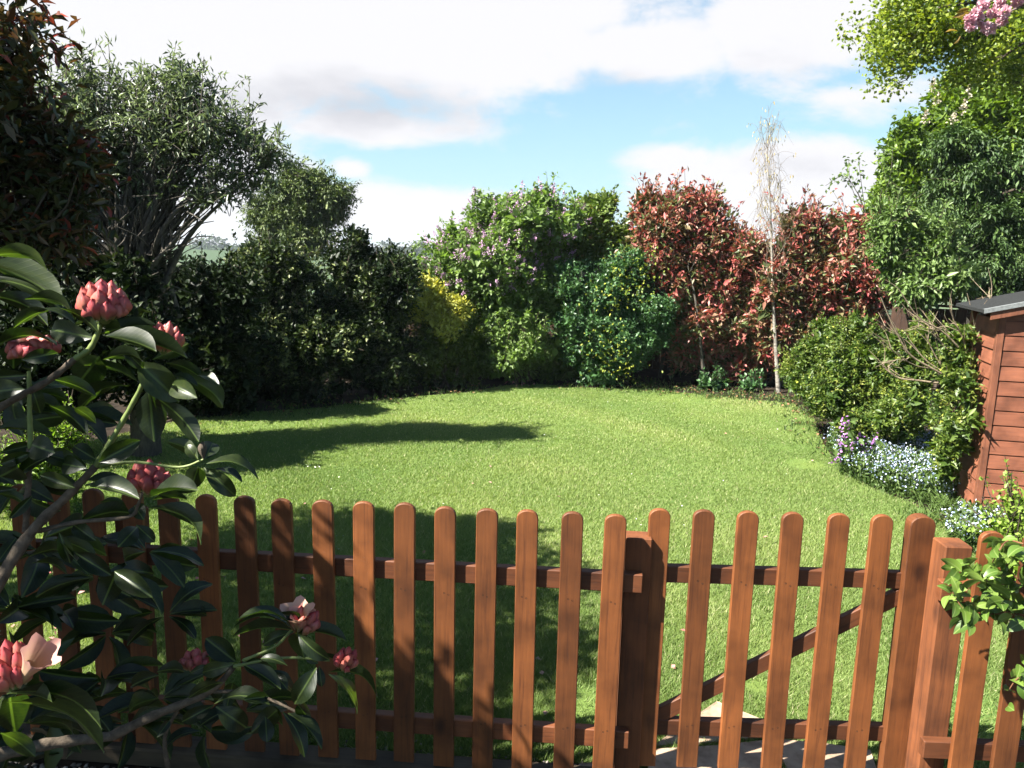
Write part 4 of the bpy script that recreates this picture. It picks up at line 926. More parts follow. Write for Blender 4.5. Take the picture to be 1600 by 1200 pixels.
def strap(label, c_px, n, ln):
    b = Z(*c_px); t = thing('grassy_clump', label, 'plant', b); T = []; V, Fc, tn = [], [], []
    for i in range(n):
        a = rng.uniform(0, 6.28); L_ = ln * rng.uniform(.6, 1.2); w = .005; s = b + rng.normal(size=3) * [.07, .07, 0]; d_ = np.array([math.cos(a), math.sin(a), 0]); sd = np.array([-d_[1], d_[0], 0]) * w
        for j in range(6):
            f = j / 5; p = s + d_ * L_ * .75 * f + np.array([0, 0, L_ * (1.1 * f - .75 * f * f)]); ww = sd * (1 - f * .9); V += [p - ww, p + ww]; tn += [.6, .6]
        o_ = i * 12; Fc += [[o_ + 2 * j, o_ + 2 * j + 1, o_ + 2 * j + 3, o_ + 2 * j + 2] for j in range(5)]
    obj('blades', fast_mesh('blades', np.array(V) - b, np.array(Fc), {'tone': tn}), FGT, t, kind='stuff')
strap('long arching grass leaves beside the shed corner', (1475, 800), 110, .34)
strap('weedy tuft of long grass at the near end of the flower bed', (1440, 812), 70, .22)
FERN = leaf_mat('fresh_leaf', [(0, (.08, .15, .02)), (.5, (.18, .28, .04)), (1, (.30, .40, .09))], .45, .35, .4)
plant('leafy_bush', 'bright green lobed leaf bush in front of the shed wall at right', 'shrub', [(1595, 830, 32, 42), (1610, 880, 40, 50), (1580, 862, 22, 30)], 4.0, (1605, 960), 5200, .035, .024, FERN, seed=60, stems=6, r0=.006, per=8)
plant('feathery_bush', 'sparse feathery bush lit in patches behind the fence at far left', 'shrub', [(70, 700, 60, 50), (30, 740, 60, 60), (20, 830, 70, 70), (100, 760, 40, 40)], 5.4, (40, 900), 9000, .045, .012, FERN, seed=61, stems=8, r0=.008, per=8, tone=(.4, .15))

# red leaved tree, left edge: unseen canopy added to its crown to shade lawn, fence and rhododendron
RED = leaf_mat('dark_red_leaf', [(0, (.025, .045, .015)), (.5, (.055, .075, .025)), (.72, (.10, .06, .03)), (.9, (.24, .06, .045)), (1, (.45, .10, .06))], .3, .3, .6, (1.7, .7, .5))
def redtree():
    Y = 4.1; b = np.array([-3.55, 3.7, 0.0]); t = thing('red_leaved_tree', 'dark tree with scattered red leaves filling the top left corner', 'tree', b)
    C, R = blobs_px([(40, 250, 110, 90), (0, 140, 80, 100), (-60, 300, 150, 130), (100, 290, 70, 60), (30, 350, 110, 70), (-150, 150, 160, 140), (-260, 260, 150, 120), (120, 240, 46, 34), (10, 70, 44, 44), (-120, -20, 130, 110)], Y, .9)
    C = np.vstack([C, [[-2.95, 2.75, 2.95], [-3.35, 1.95, 2.95], [-2.75, 3.45, 2.9], [-3.8, 2.8, 3.0], [-3.7, 3.9, 2.9], [-2.55, 2.35, 3.15], [-2.55, 1.1, 3.05], [-3.0, 1.3, 3.1], [-3.6, 1.65, 2.9], [-2.9, 1.75, 2.85]]]); R = np.vstack([R, [[.7, .55, .42], [.7, .42, .4], [.6, .5, .4], [.7, .6, .4], [.7, .6, .4], [.38, .3, .25], [.45, .32, .22], [.4, .4, .3], [1.0, .33, .35], [.35, .3, .3]]])  # second set: canopy added out of view, placed for its shadows
    Lf = Leaves(); T = Tubes(6); NV = 10
    crown(Lf, C[NV:], R[NV:], 42000, .075, .030, per=7, seed=71, tone=(.44, .2), rough=.2, inner=.4, inner_scale=1.0, spread=2.6)
    C, R = split_blobs(C[:NV], R[:NV], 6, .48, 4)
    pos, ax = crown(Lf, C, R, 15000, .075, .028, per=7, seed=70, tone=(.44, .2), rough=.2, inner=.4, inner_scale=1.0, tmpl=LEAF_L, twigs=(T, 900), spread=2.6, droop=.1)
    for (u, v) in [(90, 20), (60, 5), (78, 60), (100, 75), (85, 100), (52, 60), (165, 200), (120, 190), (175, 225), (130, 300), (70, 30), (40, 80), (30, 20)]:
        e = P(u, v, Y); s = P(u - 90, v + 70, Y); c = curve([s, (s + e) / 2 + [0, 0, .03], e], 8); T.add(c, np.linspace(.006, .002, len(c)))
        k = 9; Lf.add(c[rng.integers(3, len(c), k)], rng.normal(size=(k, 3)) + [.3, 0, 0], .085, .03, rng.uniform(.5, 1, k), tmpl=LEAF_L)
    limbs(T, b, pos[rng.choice(len(pos), 24)], .05, sub=5)
    obj('foliage', Lf.mesh('foliage', b), RED, t, kind='stuff'); obj('stems', T.mesh('stems', b), BARK, t, kind='stuff')
redtree()

# ------------------------------------------------------------------ rhododendron in the foreground
def rib_mat():
    m, nt, o = new_mat('rhododendron_leaf'); L = nt.links.new
    tc = node(nt, 'ShaderNodeTexCoord'); sep = node(nt, 'ShaderNodeSeparateXYZ'); L(tc.outputs['Object'], sep.inputs[0])
    ab = node(nt, 'ShaderNodeMath', operation='ABSOLUTE'); L(sep.outputs['X'], ab.inputs[0])
    r1 = node(nt, 'ShaderNodeMapRange'); L(ab.outputs[0], r1.inputs[0]); r1.inputs[1].default_value = .022; r1.inputs[2].default_value = .05; r1.inputs[3].default_value = 1; r1.inputs[4].default_value = 0
    # side veins
    v = node(nt, 'ShaderNodeMath', operation='MULTIPLY_ADD'); L(ab.outputs[0], v.inputs[0]); v.inputs[1].default_value = -.45; L(sep.outputs['Y'], v.inputs[2])
    v2 = node(nt, 'ShaderNodeMath', operation='MULTIPLY'); L(v.outputs[0], v2.inputs[0]); v2.inputs[1].default_value = 75
    v3 = node(nt, 'ShaderNodeMath', operation='SINE'); L(v2.outputs[0], v3.inputs[0])
    v4 = node(nt, 'ShaderNodeMapRange'); L(v3.outputs[0], v4.inputs[0]); v4.inputs[1].default_value = .75; v4.inputs[2].default_value = 1; v4.inputs[4].default_value = .10
    mxx = node(nt, 'ShaderNodeMath', operation='MAXIMUM'); L(r1.outputs[0], mxx.inputs[0]); L(v4.outputs[0], mxx.inputs[1])
    oi = node(nt, 'ShaderNodeObjectInfo'); base = ramp(nt, oi.outputs['Random'], [(0, (.006, .012, .004)), (.6, (.012, .021, .006)), (1, (.024, .037, .009))])
    n = node(nt, 'ShaderNodeTexNoise', _Scale=5.0, _Detail=4.0); L(tc.outputs['Object'], n.inputs['Vector'])
    nb = ramp(nt, n.outputs[0], [(.3, (.55, .6, .55)), (.5, (1, 1, 1)), (.72, (1.5, 1.3, 1.0))]); mu = node(nt, 'ShaderNodeMixRGB', blend_type='MULTIPLY', _Fac=1.0); L(base, mu.inputs[1]); L(nb, mu.inputs[2])
    mx = node(nt, 'ShaderNodeMixRGB'); L(mxx.outputs[0], mx.inputs[0]); L(mu.outputs[0], mx.inputs[1]); mx.inputs[2].default_value = (.055, .08, .022, 1)
    b = node(nt, 'ShaderNodeBsdfPrincipled', _Roughness=.38); b.inputs['Specular IOR Level'].default_value = .38; L(mx.outputs[0], b.inputs['Base Color'])
    bp = node(nt, 'ShaderNodeBump', _Strength=.12, _Distance=.01); L(mxx.outputs[0], bp.inputs['Height']); L(bp.outputs[0], b.inputs['Normal'])
    tr = node(nt, 'ShaderNodeBsdfTranslucent'); mt = node(nt, 'ShaderNodeMixRGB', blend_type='MULTIPLY', _Fac=1.0); L(mx.outputs[0], mt.inputs[1]); mt.inputs[2].default_value = (2.6, 3.2, .8, 1); L(mt.outputs[0], tr.inputs[0])
    ms = node(nt, 'ShaderNodeMixShader', _Fac=.3); L(b.outputs[0], ms.inputs[1]); L(tr.outputs[0], ms.inputs[2]); L(ms.outputs[0], o.inputs[0]); return m
RHL = rib_mat()
def big_leaf(seed, arch=.12, obov=.0, fold=.10):
    r = random.Random(seed); NT, NS = 10, 3; V, F_ = [], []
    for i in range(NT + 1):
        t = i / NT; tt = max(0, (t - .06) / .94); hw = .5 * (math.sin(math.pi * tt ** (.85 + obov)) ** .62 if 0 < tt < 1 else 0) + .012
        for j in range(-NS, NS + 1):
            s = j / NS; x = s * hw; wv = .012 * math.sin(t * 14 + r.uniform(0, .4) + (3 if s > 0 else 0)) * abs(s)
            V.append((x, t, arch * math.sin(math.pi * t) + fold * abs(s) ** 1.3 * hw * .9 + wv - .06 * t * t * 0))
    w = 2 * NS + 1
    for i in range(NT):
        for j in range(w - 1): a = i * w + j; F_.append((a, a + 1, a + w + 1, a + w))
    return py_mesh('leaf', V, F_, smooth=True)
LEAFM = [big_leaf(i, a, o, f) for i, (a, o, f) in enumerate([(.10, 0, .25), (.16, .25, .15), (.06, .1, .35), (.2, .15, .2), (.12, .35, .1)])]
for m_ in LEAFM: m_.materials.append(RHL)
rh = np.array([-1.35, 1.55, 0.0])
rhodo = thing('rhododendron', 'foreground rhododendron with pink opening buds reaching in from the left', 'shrub', rh)
def add_leaf(base, tip, wpx_ratio, parent=rhodo, porg=rh, asp=.36, meshes=LEAFM, name='leaf', flip=None):
    d_ = tip - base; L_ = np.linalg.norm(d_); d_ = d_ / L_; vw = unit((base + tip) / 2 - CAM)
    s0 = unit(np.cross(d_, vw)); W_ = asp * L_; cth = min(1.0, max(.18, wpx_ratio / asp)); W_ = max(W_, min(wpx_ratio, .62) * L_)
    v2 = unit(vw - d_ * (vw @ d_)); s = s0 * cth + v2 * math.sqrt(max(0, 1 - cth * cth)) * (1 if random.random() < .5 else -1); s = unit(s); n_ = np.cross(s, d_)
    if n_[2] < 0: s = -s; n_ = -n_
    M = Matrix(((s[0] * W_, d_[0] * L_, n_[0] * L_, base[0] - porg[0]), (s[1] * W_, d_[1] * L_, n_[1] * L_, base[1] - porg[1]), (s[2] * W_, d_[2] * L_, n_[2] * L_, base[2] - porg[2]), (0, 0, 0, 1)))
    o = bpy.data.objects.new(name, random.choice(meshes)); COL.objects.link(o); o.parent = parent; o.matrix_local = M; return o
def leaf_px(a, b, w, dep, tilt=None, **k):
    tl = random.uniform(-.06, .05) if tilt is None else tilt
    base = P(*a, dep + random.uniform(-.015, .015)); tip = P(*b, dep + tl); lp = math.hypot(b[0] - a[0], b[1] - a[1])
    return add_leaf(base, tip, w / lp, **k)
c2 = lambda p: (p[0] / 2.857, p[1] / 2.857 + 380)
D1 = 1.62
L2 = [((-60, 60), (215, 125), 60), ((-80, 90), (285, 285), 105), ((-80, 160), (330, 350), 100), ((-60, 230), (215, 370), 85), ((160, 300), (340, 365), 32), ((270, 290), (440, 400), 46), ((430, 425), (228, 385), 85), ((410, 360), (520, 342), 40),
      ((450, 405), (705, 372), 85), ((470, 415), (700, 485), 66), ((500, 420), (835, 512), 45), ((680, 520), (842, 448), 66), ((460, 520), (638, 530), 42), ((445, 505), (345, 632), 110), ((360, 545), (620, 622), 40), ((575, 638), (348, 745), 52),
      ((615, 530), (800, 705), 135), ((665, 655), (690, 888), 120), ((700, 690), (888, 888), 85), ((740, 535), (908, 610), 56), ((880, 590), (978, 640), 28), ((765, 590), (884, 640), 34), ((800, 590), (996, 732), 72), ((770, 630), (880, 690), 64),
      ((-40, 470), (255, 455), 36), ((60, 470), (60, 560), 84), ((95, 520), (258, 490), 74), ((-30, 600), (125, 590), 58), ((245, 610), (430, 685), 60), ((-40, 695), (110, 650), 50), ((220, 725), (392, 855), 70), ((330, 735), (430, 805), 40),
      ((440, 978), (626, 880), 92), ((428, 965), (328, 905), 74), ((388, 1005), (280, 985), 54), ((884, 965), (742, 885), 48), ((915, 965), (950, 890), 66), ((880, 968), (835, 900), 50), ((885, 1000), (848, 1108), 90), ((910, 1000), (1052, 1130), 78),
      ((920, 985), (1152, 1052), 42), ((930, 1020), (1082, 1066), 24), ((-20, 830), (232, 862), 52), ((0, 935), (142, 900), 60), ((140, 900), (245, 935), 56), ((195, 945), (388, 1012), 72), ((180, 1035), (335, 1092), 60), ((380, 1060), (565, 1078), 52),
      ((400, 1085), (622, 1142), 62), ((875, 1108), (688, 1112), 60), ((838, 1140), (700, 1146), 30), ((110, 250), (330, 330), 40), ((20, 600), (-40, 760), 70), ((130, 600), (180, 760), 66), ((540, 460), (640, 560), 60), ((60, 380), (220, 300), 46)]
for a, b_, w in L2: leaf_px(c2(a), c2(b_), w / 2.857, D1 + random.uniform(-.07, .07))
c4 = lambda p: (p[0] / 4, p[1] / 4 + 680)
L4 = [((480, 545), (822, 488), 110), ((935, 448), (1255, 685), 82), ((850, 560), (968, 668), 84), ((860, 570), (738, 700), 96), ((280, 640), (520, 560), 90), ((180, 760), (480, 785), 42), ((470, 735), (695, 875), 112), ((730, 850), (640, 1062), 130), ((715, 850), (955, 1015), 110),
      ((740, 870), (1012, 1122), 52), ((-20, 365), (168, 438), 60), ((230, 285), (480, 315), 76), ((530, 310), (855, 395), 64), ((570, 275), (785, 312), 60), ((945, 385), (1238, 345), 50), ((950, 405), (1172, 402), 30), ((290, 120), (545, 225), 84), ((620, 420), (790, 450), 50), ((200, 380), (60, 520), 70),
      ((190, 400), (380, 470), 60), ((0, 260), (110, 200), 90), ((120, 250), (320, 130), 70), ((0, 180), (200, 110), 80), ((840, 440), (900, 530), 70), ((330, 650), (600, 760), 90), ((200, 800), (420, 870), 50), ((100, 640), (-20, 800), 80), ((370, 610), (440, 800), 80), ((460, 560), (600, 660), 70)]
for a, b_, w in L4: leaf_px(c4(a), c4(b_), w / 4, D1 + random.uniform(-.06, .10))
c3 = lambda p: (p[0] / 3.75 + 300, p[1] / 3.75 + 880)
D3 = 1.72
L3 = [((590, 370), (258, 338), 34), ((590, 385), (248, 372), 28), ((590, 395), (238, 432), 40), ((640, 310), (495, 297), 52), ((600, 400), (415, 480), 70), ((620, 395), (905, 455), 60), ((615, 405), (805, 565), 84), ((610, 410), (660, 560), 70), ((740, 590), (670, 545), 40), ((720, 575), (875, 588), 26), ((730, 610), (600, 825), 130), ((745, 600), (760, 725), 56),
      ((800, 640), (1085, 785), 44), ((800, 650), (965, 885), 44), ((260, 580), (80, 440), 120), ((290, 570), (495, 655), 90), ((250, 590), (60, 640), 80), ((310, 600), (520, 740), 80), ((360, 650), (610, 780), 70), ((130, 825), (455, 828), 66), ((140, 840), (320, 965), 120), ((130, 830), (-60, 930), 90), ((180, 700), (-20, 790), 60), ((560, 600), (400, 560), 50),
      ((530, 870), (660, 1135), 80), ((560, 880), (760, 1090), 66), ((430, 900), (440, 1050), 110), ((450, 780), (300, 800), 60), ((500, 860), (340, 1000), 80), ((240, 700), (200, 860), 80), ((100, 540), (130, 660), 60), ((480, 640), (560, 740), 60), ((620, 830), (700, 930), 50)]
for a, b_, w in L3: leaf_px(c3(a), c3(b_), w / 3.75, D3 + random.uniform(-.09, .09))
cb = lambda p: (p[0] / 4, p[1] / 4 + 900)
L5 = [((60, 725), (638, 958), 100), ((40, 790), (650, 1105), 104), ((60, 760), (92, 985), 130), ((20, 760), (-160, 960), 120), ((40, 740), (330, 790), 50), ((110, 730), (400, 760), 60), ((1450, 570), (1280, 700), 60), ((1000, 620), (820, 690), 60), ((1150, 600), (980, 600), 50), ((1180, 610), (1300, 560), 50), ((0, 980), (220, 1130), 90), ((1060, 900), (980, 1010), 50)]
for i, (a, b_, w) in enumerate(L5): leaf_px(cb(a), cb(b_), w / 4, (1.42 if a[0] < 300 else 1.7) + random.uniform(-.03, .03))
# shaded rosettes deeper in the bush
for (u, v, dd, nl, ln) in [(60, 860, 1.85, 9, 100), (150, 900, 1.9, 9, 95), (40, 1130, 1.8, 9, 120), (160, 1060, 1.95, 8, 90), (250, 1090, 1.9, 8, 90), (30, 760, 1.8, 8, 95), (380, 1110, 1.85, 7, 80), (20, 620, 1.85, 8, 95), (110, 650, 1.9, 7, 85), (230, 860, 2.1, 8, 80), (90, 960, 2.15, 8, 85), (20, 950, 2.0, 8, 90), (170, 990, 2.2, 8, 80), (110, 1110, 2.1, 8, 85), (260, 960, 2.2, 7, 75), (200, 1130, 2.15, 8, 85), (320, 1140, 2.1, 7, 75)]:
    c0 = P(u, v, dd)
    for i in range(nl):
        a = i * 2.4 + rng.random(); L_ = ln * pxm(u, v, dd) * rng.uniform(.8, 1.15)
        dr = unit(np.array([math.cos(a), .6 * math.sin(a), rng.uniform(-.5, .25)])); add_leaf(c0 + dr * .01, c0 + dr * L_, rng.uniform(.2, .36))
# branches
RHB = noise_mat('rhododendron_bark', (.06, .045, .03), (.20, .155, .11), 50, .85, .5)
GRS = noise_mat('green_stem', (.14, .20, .05), (.26, .32, .10), 30, .5, .1)
def branch(pts_px, r0, r1, mat, dep, name='branch', f=lambda p: p):
    deps = dep if isinstance(dep, (list, tuple)) else [dep] * len(pts_px)
    pts = curve([P(*f(p), dd) for p, dd in zip(pts_px, deps)], 22); T = Tubes(8)
    rr = np.linspace(r0, r1, len(pts)) * (1 + .10 * np.sin(np.arange(len(pts)) * 1.7)); T.add(pts, rr); obj(name, T.mesh(name, rh), mat, rhodo)
branch([(-60, 1010), (0, 905), (50, 830), (105, 775), (150, 728)], .016, .0075, RHB, [1.5, 1.54, 1.58, 1.6, 1.62])
branch([(150, 728), (185, 670), (217, 612), (225, 590)], .0065, .0045, GRS, 1.62)
branch([(-40, 660), (20, 625), (75, 595), (118, 560)], .009, .0065, RHB, 1.62)
branch([(118, 560), (140, 545), (152, 522), (158, 505)], .0065, .005, GRS, 1.62)
branch([(150, 728), (210, 722), (280, 730), (318, 718)], .0035, .0025, GRS, 1.62)
branch([(48, 700), (46, 640), (45, 580)], .006, .004, GRS, 1.62)
branch([(60, 830), (120, 816), (200, 808), (215, 790), (222, 770)], .005, .003, RHB, 1.6)
branch([(175, 1150), (240, 1118), (290, 1098), (335, 1075), (365, 1042)], .012, .007, RHB, 1.72)
branch([(-40, 1190), (60, 1165), (175, 1150)], .016, .012, RHB, [1.6, 1.66, 1.72])
branch([(365, 1042), (420, 1030), (470, 1028), (515, 1032)], .004, .003, GRS, 1.72)
branch([(380, 1032), (430, 1010), (455, 985)], .004, .003, GRS, 1.72)
branch([(330, 1080), (400, 1085), (480, 1120)], .005, .003, RHB, 1.72)
branch([(262, 1200), (258, 1150), (280, 1105)], .006, .004, RHB, 1.75)
branch([(40, 830), (44, 760), (46, 700)], .007, .006, RHB, 1.63)
# main stems down to the ground (left of the picture)
def stem(pts, r): T = Tubes(8); c = curve(pts, 20); T.add(c, np.linspace(r[0], r[1], len(c))); obj('branch', T.mesh('branch', rh), RHB, rhodo)
stem([rh, rh + [-.05, 0, .5], P(-40, 1190, 1.6)], (.03, .016)); stem([rh + [-.03, 0, 0], rh + [-.1, 0, .6], P(-60, 1010, 1.5)], (.03, .016)); stem([rh + [-.05, .03, 0], rh + [-.15, 0, .8], P(-40, 660, 1.62)], (.025, .01))

# flower trusses: a green base with single buds round it
def bud_mesh(seed):
    r = random.Random(seed); V, F_ = [], []; n, k = 9, 10
    for i in range(n + 1):
        t = i / n; rad = .15 * (math.sin(math.pi * min(1, t ** 1.35 * .985 + .008)) ** .85 + .12 * (1 - t))
        for j in range(k):
            a = 2 * math.pi * j / k; rr = rad * (1 + .30 * math.cos(5 * a / 1 + seed) * min(1, t * 1.6)); V.append((rr * math.cos(a) + .03 * math.sin(t * 3 + seed), t, rr * math.sin(a)))
    for i in range(n):
        for j in range(k): jn = (j + 1) % k; F_.append((i * k + j, i * k + jn, (i + 1) * k + jn, (i + 1) * k + j))
    F_.append(tuple(range(k))); F_.append(tuple(reversed(range(n * k, n * k + k))))
    return py_mesh('flower_bud', V, F_, smooth=True)
def bud_mat(name, a, b_, c_):
    m, nt, o = new_mat(name); L = nt.links.new
    tc = node(nt, 'ShaderNodeTexCoord'); sep = node(nt, 'ShaderNodeSeparateXYZ'); L(tc.outputs['Object'], sep.inputs[0]); oi = node(nt, 'ShaderNodeObjectInfo')
    n = node(nt, 'ShaderNodeTexNoise', _Scale=6.0, _Detail=3.0); L(tc.outputs['Object'], n.inputs['Vector'])
    ad = node(nt, 'ShaderNodeMath', operation='MULTIPLY_ADD'); L(n.outputs[0], ad.inputs[0]); ad.inputs[1].default_value = .5; L(sep.outputs['Y'], ad.inputs[2])
    ad2 = node(nt, 'ShaderNodeMath', operation='MULTIPLY_ADD'); L(oi.outputs['Random'], ad2.inputs[0]); ad2.inputs[1].default_value = .35; L(ad.outputs[0], ad2.inputs[2])
    sb = node(nt, 'ShaderNodeMath', operation='SUBTRACT'); L(ad2.outputs[0], sb.inputs[0]); sb.inputs[1].default_value = .42
    col = ramp(nt, sb.outputs[0], [(.12, tuple(x * .60 for x in a)), (.5, tuple(x * .60 for x in b_)), (.95, tuple(x * .56 for x in c_))])
    b = node(nt, 'ShaderNodeBsdfPrincipled', _Roughness=.5); L(col, b.inputs['Base Color']); b.inputs['Subsurface Weight'].default_value = .0
    tr = node(nt, 'ShaderNodeBsdfTranslucent'); L(col, tr.inputs[0]); ms = node(nt, 'ShaderNodeMixShader', _Fac=.25); L(b.outputs[0], ms.inputs[1]); L(tr.outputs[0], ms.inputs[2]); L(ms.outputs[0], o.inputs[0]); return m
BUDM = bud_mat('pink_bud', (.62, .45, .22), (.76, .27, .18), (.70, .11, .13))
OPENM = bud_mat('cream_corolla', (.75, .50, .22), (.82, .55, .35), (.80, .42, .36))
BUDS = [bud_mesh(i) for i in range(4)]
for m_ in BUDS: m_.materials.append(BUDM)
def trumpet_mesh():
    V, F_ = [], []; n, k = 8, 25
    for i in range(n + 1):
        t = i / n; rad = .10 + .42 * t ** 2.2
        for j in range(k):
            a = 2 * math.pi * j / k; lob = 1 + .16 * t * math.cos(5 * a); V.append((rad * lob * math.cos(a), t * (1 + .05 * math.cos(5 * a) * t) + .03 * math.sin(15 * a) * t, rad * lob * math.sin(a)))
    for i in range(n):
        for j in range(k): jn = (j + 1) % k; F_.append((i * k + j, i * k + jn, (i + 1) * k + jn, (i + 1) * k + j))
    return py_mesh('open_flower', V, F_, smooth=True)
TRU = trumpet_mesh(); TRU.materials.append(OPENM)
def frame(d_):
    d_ = unit(np.asarray(d_, float)); s = unit(np.cross(d_, [.2, .3, 1] if abs(d_[2]) < .9 else [1, 0, 0])); return s, d_, np.cross(s, d_)
def mat_from(s, d_, n_, o_, sc3):
    return Matrix(((s[0] * sc3[0], d_[0] * sc3[1], n_[0] * sc3[2], o_[0]), (s[1] * sc3[0], d_[1] * sc3[1], n_[1] * sc3[2], o_[1]), (s[2] * sc3[0], d_[2] * sc3[1], n_[2] * sc3[2], o_[2]), (0, 0, 0, 1)))
def truss(u, v, wpx, hpx, dep, axis=(0, -.15, 1), n=22, label=None, open_=()):
    s = pxm(u, v, dep) * 1.0; c = P(u, v, dep); Rw, Rh = wpx * s / 2, hpx * s / 2; ax_ = unit(np.array(axis, float)); S, D_, N_ = frame(ax_)
    root = c - ax_ * Rh * 1.0
    me = py_mesh('flower_truss', [(math.cos(a) * r * Rw, math.sin(a) * r * Rw, z * Rh) for z, r in ((-.12, .12), (.1, .34), (.45, .38), (.8, .1)) for a in np.linspace(0, 2 * math.pi, 8, endpoint=False)],
                 [(i * 8 + j, i * 8 + (j + 1) % 8, (i + 1) * 8 + (j + 1) % 8, (i + 1) * 8 + j) for i in range(3) for j in range(8)] + [tuple(range(24, 32))], True)
    q = Vector(ax_).to_track_quat('Z', 'Y').to_matrix().to_4x4()
    M0 = Matrix.Translation(V3(root - rh)) @ q
    tr = obj('flower_truss', me, GRS, rhodo, matrix=M0, label=label)
    inv = M0.inverted()
    for i in range(n):
        f = (i + .5) / n; th = math.acos(1 - f * 1.12) if f * 1.12 < 2 else 2.5; ph = i * 2.39996; dd = (S * math.cos(ph) + N_ * math.sin(ph)) * math.sin(th) + D_ * math.cos(th)
        tip = c + (S * math.cos(ph) + N_ * math.sin(ph)) * math.sin(th) * Rw * random.uniform(.92, 1.06) + D_ * (math.cos(th) * Rh * .98 + .08 * Rh) * random.uniform(.94, 1.05)
        rad_ = (S * math.cos(ph) + N_ * math.sin(ph)) * min(1, math.sin(th) * 1.05); bs = root + ax_ * Rh * (.15 + .25 * (1 - math.sin(min(th, 1.57)))) + rad_ * Rw * .5; dv = tip - bs; ln = np.linalg.norm(dv); a_, d_, b2 = frame(dv); wd = Rw * random.uniform(1.7, 2.3)
        M = inv @ mat_from(a_, d_, b2, bs - rh, (wd, ln, wd))
        o = bpy.data.objects.new('flower_bud', random.choice(BUDS)); COL.objects.link(o); o.parent = tr; o.matrix_local = M
    for (du, dv_, ln, wd) in open_:
        tp_ = P(u + du, v + dv_, dep - .03); dvv = unit(tp_ - root); a_, d_, b2 = frame(dvv); L_ = ln * s
        M = inv @ mat_from(a_, d_, b2, root + dvv * Rw * .1 - rh, (wd * s, L_, wd * s)); o = bpy.data.objects.new('open_flower', TRU); COL.objects.link(o); o.parent = tr; o.matrix_local = M
truss(160, 470, 70, 66, 1.60, n=28, label='largest upright pink truss of buds')
truss(259, 527, 50, 50, 1.64, (.2, 0, 1), n=18)
truss(52, 540, 72, 34, 1.66, n=16)
truss(231, 746, 58, 56, 1.66, (.05, 0, 1), n=17)
truss(14, 1040, 66, 84, 1.40, (-.1, -.1, 1), n=20, open_=((50, -20, 105, 52),), label='pink truss with one cream and orange flower open')
truss(478, 968, 44, 48, 1.70, (.3, 0, .8), n=11, open_=((-18, -32, 46, 48), (-6, -36, 40, 36)), label='half open truss with cream and pink petals')
truss(541, 1030, 36, 44, 1.70, (.25, -.3, 1), n=11)
truss(305, 1032, 44, 36, 1.78, (.1, 0, 1), n=11)
# brown terminal bud
obj('leaf_bud', bud_mesh(9), RHB, rhodo, matrix=mat_from(*frame((0, 0, 1)), P(318, 718, 1.62) - rh, (.05, .04, .05)))

# the rest of the bush, left of the frame, in full leaf
def off_rhodo():
    T = Tubes(5); Lf = Leaves()
    C = np.array([[-1.75, 1.55, 1.3], [-2.1, 1.9, 1.5], [-1.9, 1.3, .8], [-1.75, 1.85, .75], [-2.4, 1.4, 1.7], [-2.2, 2.2, 1.0], [-1.75, 1.7, 1.85]]); R = np.array([[.38, .42, .42], [.4, .4, .42], [.5, .5, .4], [.45, .4, .42], [.45, .45, .45], [.45, .4, .5], [.36, .38, .3]])
    pos, ax = crown(Lf, C, R, 2200, .12, .045, per=8, seed=80, tmpl=LEAF_L, tone=(.5, .15), inner_scale=1.0, spread=1.0, rnd=.9)
    obj('foliage', Lf.mesh('foliage', rh), leaf_mat('rhododendron_mass', [(0, (.014, .03, .008)), (1, (.04, .07, .016))], .35, .12, .5), rhodo, kind='stuff')
off_rhodo()

